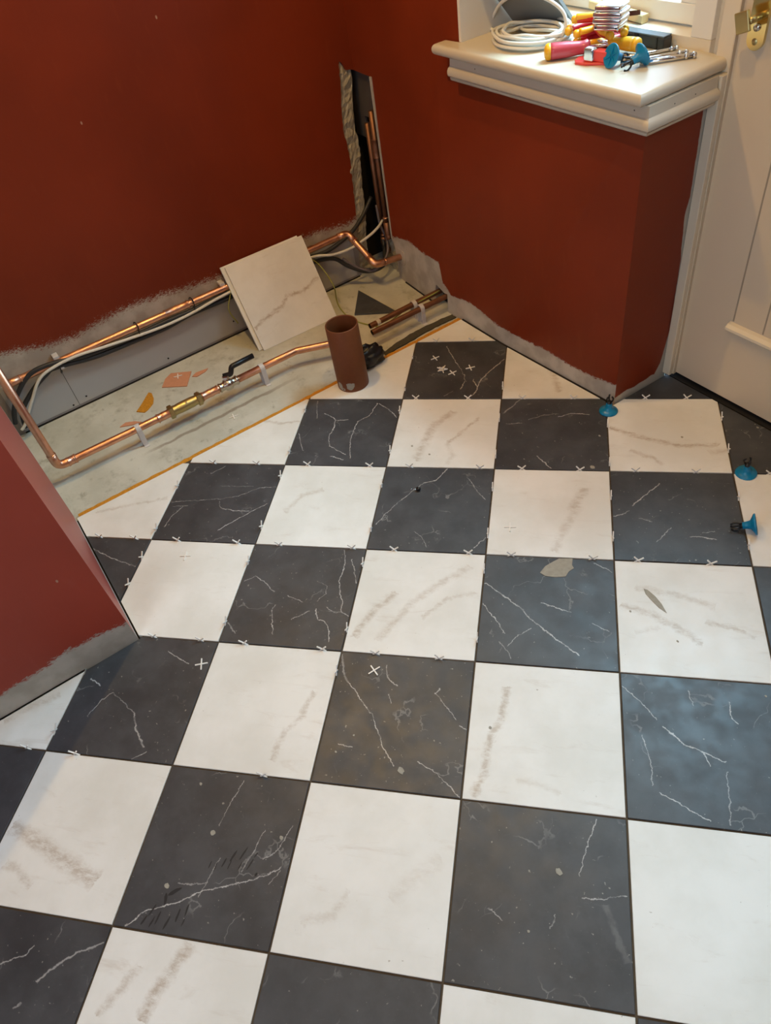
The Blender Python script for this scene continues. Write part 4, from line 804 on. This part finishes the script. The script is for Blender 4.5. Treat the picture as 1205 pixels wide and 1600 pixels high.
# ------------------------------------------------------------------ white cross spacers
def spacer_mesh():
    b = bmesh.new(); a, w, h = .0165, .0016, .0015
    box_bm(-a, a, -w, w, -h, h, .0003, bm=b); box_bm(-w, w, -a, a, -h * .999, h * .999, .0003, bm=b)
    me = bpy.data.meshes.new('tile_spacer'); bmesh.ops.recalc_face_normals(b, faces=b.faces[:]); b.to_mesh(me); b.free(); me.materials.append(SPACE); return me
SPM = spacer_mesh()
def spacer(M, label, group):
    o = bpy.data.objects.new('tile_spacer', SPM); COL.objects.link(o); o.matrix_world = M; return tag(o, label, 'spacer', group)
HS = [(2.1372, 0.9571), (2.6685, 0.9689), (3.2067, 0.9604), (3.6926, 0.9718), (4.3583, 0.9542), (4.7275, 0.9458), (2.2267, -0.0347), (2.6191, -0.01), (0.2597, 1.964), (0.717, 1.9617), (1.2307, 1.9755), (1.8414, 1.9683), (2.2246, 1.9926), (2.8687, 1.9919), (3.2448, 1.9649), (3.7462, 1.9594), (4.2145, 1.9786), (4.705, 1.9726), (5.2832, 1.9714), (-0.5158, 2.9818), (-0.1621, 2.9711), (0.2608, 2.9794), (0.8359, 2.9711), (1.2235, 2.9723), (1.8773, 2.9653), (2.2395, 2.9734), (2.8604, 2.9661), (3.2035, 2.9869), (3.8369, 2.9764), (4.1784, 2.9821), (4.7059, 2.9696), (0.4426, 3.9928), (0.8496, 3.9835), (1.2161, 3.9826), (1.8492, 3.9814), (2.2637, 3.9853), (2.7396, 3.9827), (-0.1533, 5.0046), (0.2432, 5.0004), (1.6675, 5.003)]
VS = [(-0.0254, 3.507), (-0.0141, 3.2097), (-0.0059, 2.3284), (-0.0085, 2.8782), (-0.0211, 4.8467), (0.996, 2.1572), (1.0058, 2.7974), (0.9919, 3.1998), (1.0117, 3.82), (0.9983, 1.185), (0.9942, 1.8184), (1.9987, 0.2826), (1.9976, 0.8301), (1.9957, 1.2016), (1.9958, 1.7881), (2.0008, 2.2423), (2.0032, 2.7707), (1.9992, 3.1594), (1.9925, 3.8027), (1.9985, 4.1774), (3.0096, 0.8162), (3.0033, 1.3126), (2.9957, 1.8276), (2.9966, 2.2479), (2.998, 2.7853), (2.9912, 3.1644), (2.9958, 3.8129), (4.0091, 1.3873), (4.0034, 1.9036), (4.0055, 2.3107), (4.0043, 2.7743), (5.012, 1.2798), (5.0145, 1.7082), (5.0007, 2.287), (5.0023, 2.7998)]
lb = 'white cross spacer standing in a joint between two tiles'
ORD = ['first', 'second', 'third', 'fourth', 'fifth', 'sixth', 'seventh', 'eighth', 'ninth', 'tenth', 'eleventh', 'twelfth', 'thirteenth']
HS = sorted([(c, round(r)) for c, r in HS], key=lambda q: (q[1], q[0])); VS = sorted([(round(c), r) for c, r in VS], key=lambda q: (q[0], q[1]))
def ordlab(lst, i, ax, txt):
    keys = sorted(set(q[ax] for q in lst)); same = [j for j, q in enumerate(lst) if q[ax] == lst[i][ax]]
    return txt % (ORD[same.index(i)], ORD[keys.index(lst[i][ax])])
for ii, (c, r) in enumerate(HS):
    r = round(r); p = g2w(c, r); tl = random.uniform(-.12, .12)
    spacer(Matrix.Translation((p.x, p.y, .0035)) @ Matrix.Rotation(TA, 4, 'Z') @ Matrix.Rotation(PI / 2, 4, 'X') @ Matrix.Rotation(PI / 4 + random.uniform(-.12, .12), 4, 'Z') @ Matrix.Rotation(tl * .4, 4, 'X'), ordlab(HS, ii, 1, 'upright white spacer, %s from left in the %s crosswise joint from the back'), 'spacers in left-to-right joints')
for ii, (c, r) in enumerate(VS):
    c = round(c); p = g2w(c, r)
    spacer(Matrix.Translation((p.x, p.y, .0035)) @ Matrix.Rotation(TA + PI / 2, 4, 'Z') @ Matrix.Rotation(PI / 2, 4, 'X') @ Matrix.Rotation(PI / 4 + random.uniform(-.12, .12), 4, 'Z'), ordlab(VS, ii, 0, 'upright white spacer, %s from back in the %s receding joint from left'), 'spacers in front-to-back joints')
LS = [(-0.6042, -0.2612), (-0.4699, -0.2075), (-0.491, -0.2705), (-0.5375, -0.2857), (-0.5238, -0.2877), (-0.5281, -0.2815), (0.1832, -0.5911), (-0.346, -1.3658), (0.0249, -1.4791), (0.321, -1.141), (-0.8525, -0.9666), (-1.2322, -1.0238)]
LL = ['loose white spacer lying left of the small pile on the far dark tile', 'loose white spacer lying right of the small pile on the far dark tile', 'loose white spacer just right of the pile on the far dark tile', 'bottom spacer of the small pile on the far dark tile', 'middle spacer of the small pile on the far dark tile', 'top spacer of the small pile on the far dark tile',
      'loose white spacer lying flat on a white tile in the middle right', 'loose white spacer on the pale tile beside the nib wall', 'loose white spacer on the dark tile in front of the nib wall corner', 'loose white spacer on the central dark tile', 'loose white spacer on the bare concrete below the valves', 'loose white spacer beside the largest peach scrap']
LA = [.6, .35, .65, 1.0, .3, 1.25, .05, .1, .3, .72, .55, .4]
LZ = [.0017, .0017, .0017, .0017, .0047, .0077, .0017, .0017, .0017, .0017, FZ + .002, FZ + .0048]
for (x, y), l_, a, z in zip(LS, LL, LA, LZ): spacer(Matrix.Translation((x, y, z)) @ Matrix.Rotation(TA + a, 4, 'Z'), l_, None)

# ------------------------------------------------------------------ blue levelling caps with black claws
def cap(label, M, sc=1.0):
    t = thing('levelling_cap', label, 'levelling cap')
    t.matrix_world = M @ Matrix.Scale(sc, 4)
    d = lathe('dish', [(0, .004), (.008, .004), (.022, .0015), (.0275, .0), (.0290, .002), (.0275, .005), (.020, .009), (.012, .014), (.0095, .024), (.0090, .032), (.006, .034), (0, .034)], BLUE, t, n=32)
    for i in range(6):
        a = i * PI / 3; box('rib', .004, .025, -.0009, .0009, .0005, .0045, BLUE, d, M=Matrix.Rotation(a, 4, 'Z'))
    lathe('hub', [(.0075, .030), (.0075, .040), (.0, .041)], BLK, t, n=14)
    for i in range(3):
        a = i * 2 * PI / 3 + .4; p = [(.003, 0, .036), (.009, 0, .043), (.011, 0, .054), (.006, 0, .060)]
        P = [Matrix.Rotation(a, 4, 'Z') @ Vector(q) for q in p]; sweep('claw', catmull(P, 4), .0026, BLK, t, 7)
    return t
c1 = (0.0152, -0.0409, 0.004); cap('blue levelling cap standing on tiles at the foot of the red pier', Matrix.Translation((c1[0], c1[1], .0)))
c2 = (0.4599, 0.032, 0.004); cap('blue levelling cap standing upright by the door, rear of the two', Matrix.Translation((c2[0], c2[1], .0)) @ Matrix.Rotation(.12, 4, 'X') @ Matrix.Rotation(1.2, 4, 'Z'))
c3 = (0.6079, -0.1271, 0.026)
cap('blue levelling cap lying on its side near the right edge', Matrix.Translation((c3[0], c3[1], .0285)) @ Matrix.Rotation(math.radians(221), 4, 'Z') @ Matrix.Rotation(math.radians(108), 4, 'Y'))
# small black plug with a steel pin
pc = (-0.1052, -0.697, 0.006)
pg = thing('wall_plug', 'small black plug with a steel pin lying on a dark tile', 'plug', (pc[0], pc[1], .0065), TA)
lathe('plug_body', [(0, -.006), (.0062, -.006), (.0065, .003), (.004, .006), (0, .006)], BLK, pg, n=8, M=Matrix.Rotation(PI / 2, 4, 'Y'))
sweep('pin', [(-.006, 0, 0), (-.020, 0, -.003)], .0012, CHROME, pg, 8); lathe('pin_head', [(0, 0), (.0035, 0), (.0035, .0012), (0, .0012)], CHROME, pg, n=12, M=axisM((-.021, 0, -.003), (-.03, 0, -.004)))

# ------------------------------------------------------------------ things on the sill
Z = SZ
# coil of white cable
ct = thing('cable_coil', 'coil of white cable heaped on the left of the sill with one loop standing up', 'cable coil', (-0.515, 0.105, Z))
random.seed(21); pts = []
for i in range(76):
    a = i / 12.0 * 2 * PI; rr = .098 - .012 * ((i // 12) % 3) + random.uniform(-.004, .004)
    pts.append((rr * 1.22 * math.cos(a) * .96, rr * .98 * math.sin(a), .006 + i / 76 * .026 + random.uniform(-.003, .003)))
sweep('flat_loops', catmull(pts, 4), .0046, WCAB, ct, 8)
lp = [(-0.412, 0.105, 0.9211), (-0.3971, 0.105, 0.9568), (-0.4035, 0.105, 0.9861), (-0.4305, 0.105, 1.0087), (-0.4814, 0.105, 1.0235), (-0.5562, 0.105, 1.0225), (-0.6166, 0.105, 1.0023), (-0.6637, 0.105, 0.9766), (-0.6933, 0.105, 0.9455), (-0.6915, 0.105, 0.9234), (-0.6694, 0.105, 0.9068), (-0.6413, 0.105, 0.9007)]
sweep('standing_loop', catmull([(p[0] + .515, p[1] - .105 + .012 * math.sin(i), max(p[2] - Z, .008)) for i, p in enumerate(lp)], 6), .0046, WCAB, ct, 9)
sweep('cable_end', catmull([(-.12, .06, .006), (-.05, .02, .014), (.02, .03, .020), (.075, .055, .016)], 6), .0042, WCAB, ct, 8)
sweep('cable_tip', [(.075, .055, .016), (.082, .060, .016)], .0048, BLK, ct, 8)
# grey slab
B1, B2, TL = Vector((-0.683, 0.190, Z + .001)), Vector((-0.470, 0.232, Z + .001)), Vector((-0.69, 0.1275, 0.9872))
up_ = (TL - Vector((-0.69, .19, Z))).normalized(); n_ = (B2 - B1).cross(up_).normalized()
b = bmesh.new(); Q = [B1, B2, B2 + up_ * .26, B1 + up_ * .26]
v0 = [b.verts.new(q) for q in Q]; v1 = [b.verts.new(q + n_ * (-.009)) for q in Q]
b.faces.new(v0); b.faces.new(v1[::-1])
for i in range(4): b.faces.new((v0[i], v1[i], v1[(i + 1) % 4], v0[(i + 1) % 4]))
o = bm_obj('grey_slab', b, GREYB); tag(o, 'dark grey slab propped in the left corner of the window reveal', 'slab')
# red and yellow screwdriver, butt end towards the room
def screwdriver(label, a, d, L, r, m1, m2, name='screwdriver', tip=.10):
    t = thing(name, label, 'screwdriver'); A = Vector(a); D = Vector(d).normalized(); t.matrix_world = axisM(A, A + D)
    lathe('end_cap', [(0, -.002), (r * .55, -.001), (r * .9, .003), (r, .009), (r * .98, .014), (0, .014)], m2, t, n=20)
    b = bmesh.new(); n = 18; prof = [(.014, .97), (.022, 1.0), (L * .45, .96), (L * .75, .80), (L * .85, .78), (L * .93, .92), (L, .70)]
    rings = [[b.verts.new((rr * r * (1 - .045 * (k % 3 == 0)) * math.cos(2 * PI * k / n), rr * r * (1 - .045 * (k % 3 == 0)) * math.sin(2 * PI * k / n), z)) for k in range(n)] for z, rr in prof]
    for p, q in zip(rings, rings[1:]):
        for k in range(n): b.faces.new((p[k], p[(k + 1) % n], q[(k + 1) % n], q[k]))
    b.faces.new(rings[0][::-1]); b.faces.new(rings[-1]); bm_obj('handle', b, m1, t, True)
    sweep('shaft', [(0, 0, L), (0, 0, L + tip)], .0035, CHROME, t, 10)
    return t
sa = (-0.3489, 0.0033, 0.934)
screwdriver('fat pink-red screwdriver handle with a yellow butt end facing the room', (sa[0] - .004, sa[1], Z + .020), (.62, .78, .0), .112, .0195, PINKP, YELP)
# pliers heaped under the tape measure
def pliers(label, loc, rotz, roll=0, rx=0):
    t = thing('pliers', label, 'pliers', loc, 0, 'red and yellow pliers heaped on the sill', rot=(rx, roll, rotz))
    for s in (1, -1):
        P = catmull([(0, 0, 0), (.02, s * .008, 0), (.055, s * .022, 0), (.095, s * .024, 0), (.120, s * .017, 0)], 6)
        h = sweep('handle', P, .0105, REDP, t, 12, rf=lambda q: .0085 + .0035 * math.sin(PI * min(1, q * 1.05)))
        sweep('grip_inlay', [Vector(p) + Vector((0, s * .004, .004)) for p in P[12:-2]], .0085, YELP, h, 10)
        lathe('handle_end', [(0, .006), (.007, .004), (.0098, 0), (.0095, -.012), (0, -.012)], YELP, h, n=14, M=axisM(P[-1], Vector(P[-1]) + (Vector(P[-1]) - Vector(P[-2]))))
    lathe('pivot', [(0, .008), (.007, .008), (.009, .006), (.009, -.006), (.007, -.008), (0, -.008)], CHROME, t, n=16)
    b = bmesh.new()
    for s in (1, -1):
        q = [(.012, 0), (.006, s * .013), (-.018, s * .012), (-.045, s * .005), (-.047, s * .0008), (-.01, s * .0006)]
        tpv = [b.verts.new((x, y, .0055)) for x, y in q]; btv = [b.verts.new((x, y, -.0055)) for x, y in q]
        b.faces.new(tpv if s > 0 else tpv[::-1]); b.faces.new(btv[::-1] if s > 0 else btv)
        for i in range(6): b.faces.new((tpv[i], btv[i], btv[(i + 1) % 6], tpv[(i + 1) % 6]))
    bm_obj('jaws', b, CHROME, t)
    return t
q0 = (-0.3384, 0.1097, 0.915); q1 = (-0.3385, 0.1553, 0.915); q2 = (-0.2939, 0.1332, 0.915)
pliers('lowest red and yellow pliers of the heap, handle ends facing the room', (q0[0] + .056, q0[1] + .100, Z + .013), math.radians(238))
pliers('middle red and yellow pliers of the heap under the tape measure', (q1[0] - .010, q1[1] + .070, Z + .036), math.radians(262))
pliers('upper red pliers with a wide handle pointing right under the tape measure', (q2[0] - .050, q2[1] + .045, Z + .050), math.radians(338), roll=.06)
pliers('red and yellow pliers at the left of the heap beside the cable coil', (q0[0] + .030, q0[1] + .115, Z + .055), math.radians(226), rx=.25)
# ribbed chrome tape measures
def tape(label, loc, rz, m=CHROME, w=.040, roll=0):
    t = thing('tape_measure', label, 'tape measure', loc, 0, rot=(0, roll, rz))
    for i in range(4):
        z0 = i * .0134; k_ = (.004, .0, .0, .004)[i]
        o = box('ribbed_body' if i == 0 else 'rib_band', -.036 + k_, .036 - k_, -w / 2, w / 2, z0, z0 + .0130, m, t, bev=.0040, seg=3); auto_smooth(o, 50)
    box('belt_clip', -.015, .015, w / 2, w / 2 + .002, .006, .046, CHROME, t); box('tape_hook', -.040, -.035, -.006, .006, .002, .012, CHROME, t)
    for sx in (-.026, .026): lathe('case_screw', [(0, .001), (.0022, .001), (.0024, 0)], BLK, t, n=10, M=Matrix.Translation((sx, -w / 2 - .0002, .007)) @ Matrix.Rotation(PI / 2, 4, 'X'))
    return t
tcn = Vector((-0.2457, 0.085, 0.9729)) + Vector((-.028, -.002, 0)); ta = math.radians(22)
tcc = tcn + Vector((math.cos(ta), math.sin(ta), 0)) * .038 + Vector((-math.sin(ta), math.cos(ta), 0)) * .027
tape('silver ribbed tape measure resting on top of the pliers heap', (tcc.x, tcc.y, Z + .058), ta, CHROME, .062)
# yellow-handled tool behind
ya = (-0.2401, 0.14, 0.9404)
screwdriver('yellow-handled screwdriver lying behind the blue caps', (ya[0] + .062, .155, Z + .021), (-1, -.22, .0), .085, .0165, YELP, YELP, tip=.05)
# black case
kb = thing('black_case', 'long black plastic case at the back of the sill under the window', 'case', (-.232, .216, Z), math.radians(2))
box('case_body', -.085, .085, -.016, .016, .0, .026, simple('black_case_plastic', (.02, .022, .024), .35), kb, bev=.002); box('case_lid', -.083, .083, -.0150, .0150, .0262, .030, simple('grey_lid', (.10, .12, .14), .3), kb, bev=.001)
box('latch', -.006, .006, -.018, -.016, .012, .030, BLK, kb); box('end_latch', .062, .066, -.0175, -.0160, .002, .027, BLK, kb)
# steel rods
for i, (a, e, r_, lab) in enumerate([((-0.1647, 0.1423, 0.922), (-0.1189, 0.2252, 0.922), .0042, 'rearmost of the three thin steel rods on the sill'), ((-0.1388, 0.1142, 0.922), (-0.0789, 0.2144, 0.922), .0042, 'middle one of the three thin steel rods on the sill'), ((-0.1198, 0.0936, 0.922), (-0.0451, 0.2011, 0.922), .0062, 'front and thickest of the three steel rods on the sill')]):
    t = thing('steel_rod', lab, 'rod', (a[0], a[1], Z + r_ + .0005), group=None); D = Vector((e[0] - a[0], e[1] - a[1], 0))
    a0 = -D * .5 if i < 2 else Vector((0, 0, 0))
    sweep('rod', [a0 * .8, D], r_, CHROME, t, 14)
    for q in (.82, .96): ring('collar', D * q, D, r_, .006, CHROME, t, .0016)
# wooden stick on the frame ledge
wa, wb = (-0.4039, 0.27, 0.9641), (-0.276, 0.27, 0.9645)
o = box('wooden_stick', -.012, .012, -.010, .010, 0, 1, PINE, None, bev=.12 * 0.02)
o.data.transform(Matrix.Diagonal((1, 1, .20, 1))); o.matrix_world = axisM((wb[0], .278, .951), (wb[0] - .2, .288, .963)); tag(o, 'pale wooden stick lying on the window ledge behind the tape measure', 'stick')
# red clamp with a clear metal block
cl = thing('red_clamp', 'small red clamp with a flat pointed base and shiny block at the sill front', 'clamp')
P_ = [(-0.2759, 0.0333, 0.915), (-0.2886, 0.0588, 0.915), (-0.2299, 0.1016, 0.915), (-0.1897, 0.0601, 0.915), (-0.2346, 0.0297, 0.915), (-0.264, 0.0238, 0.915)]
prism('base_plate', [(p[0], p[1]) for p in P_], Z + .0005, Z + .006, REDC, cl, bev=.001)
e_ = (-0.2113, 0.0557, 0.92); box('clamp_block', -.020, .020, -.013, .013, 0, .024, REDC, cl, bev=.003, seg=2, M=Matrix.Translation((e_[0], e_[1] + .006, Z + .006)) @ Matrix.Rotation(.12, 4, 'Z'))
e_ = (-0.2377, 0.041, 0.92); box('metal_block', -.014, .014, -.010, .010, 0, .030, CHROME, cl, bev=.004, seg=2, M=Matrix.Translation((e_[0], e_[1] + .006, Z + .006)) @ Matrix.Rotation(.12, 4, 'Z'))
# two blue caps on the sill
s1 = (-0.165, 0.0472, 0.936)
cap('blue levelling cap on the sill with its ribbed dish facing the room', Matrix.Translation((-.172, .048, Z + .0265)) @ Matrix.Rotation(math.radians(79), 4, 'Z') @ Matrix.Rotation(math.radians(108), 4, 'Y'), .93)
cap('blue levelling cap on the sill with its black claws towards the room', Matrix.Translation((-.114, .096, Z + .0265)) @ Matrix.Rotation(math.radians(255), 4, 'Z') @ Matrix.Rotation(math.radians(110), 4, 'Y'), .93)

# ------------------------------------------------------------------ ceiling downlights (outside the frame)
for i, (x, y) in enumerate(DL):
    t = thing('ceiling_downlight', 'recessed ceiling downlight ' + ('over the pipe recess', 'in front of the pier', 'above the rear of the room', 'near the right wall')[i], 'light', (x, y, HC), group='recessed ceiling downlights')
    lathe('trim_ring', [(.036, 0), (.036, -.004), (.045, -.004), (.047, 0)], CHROME, t, n=24)
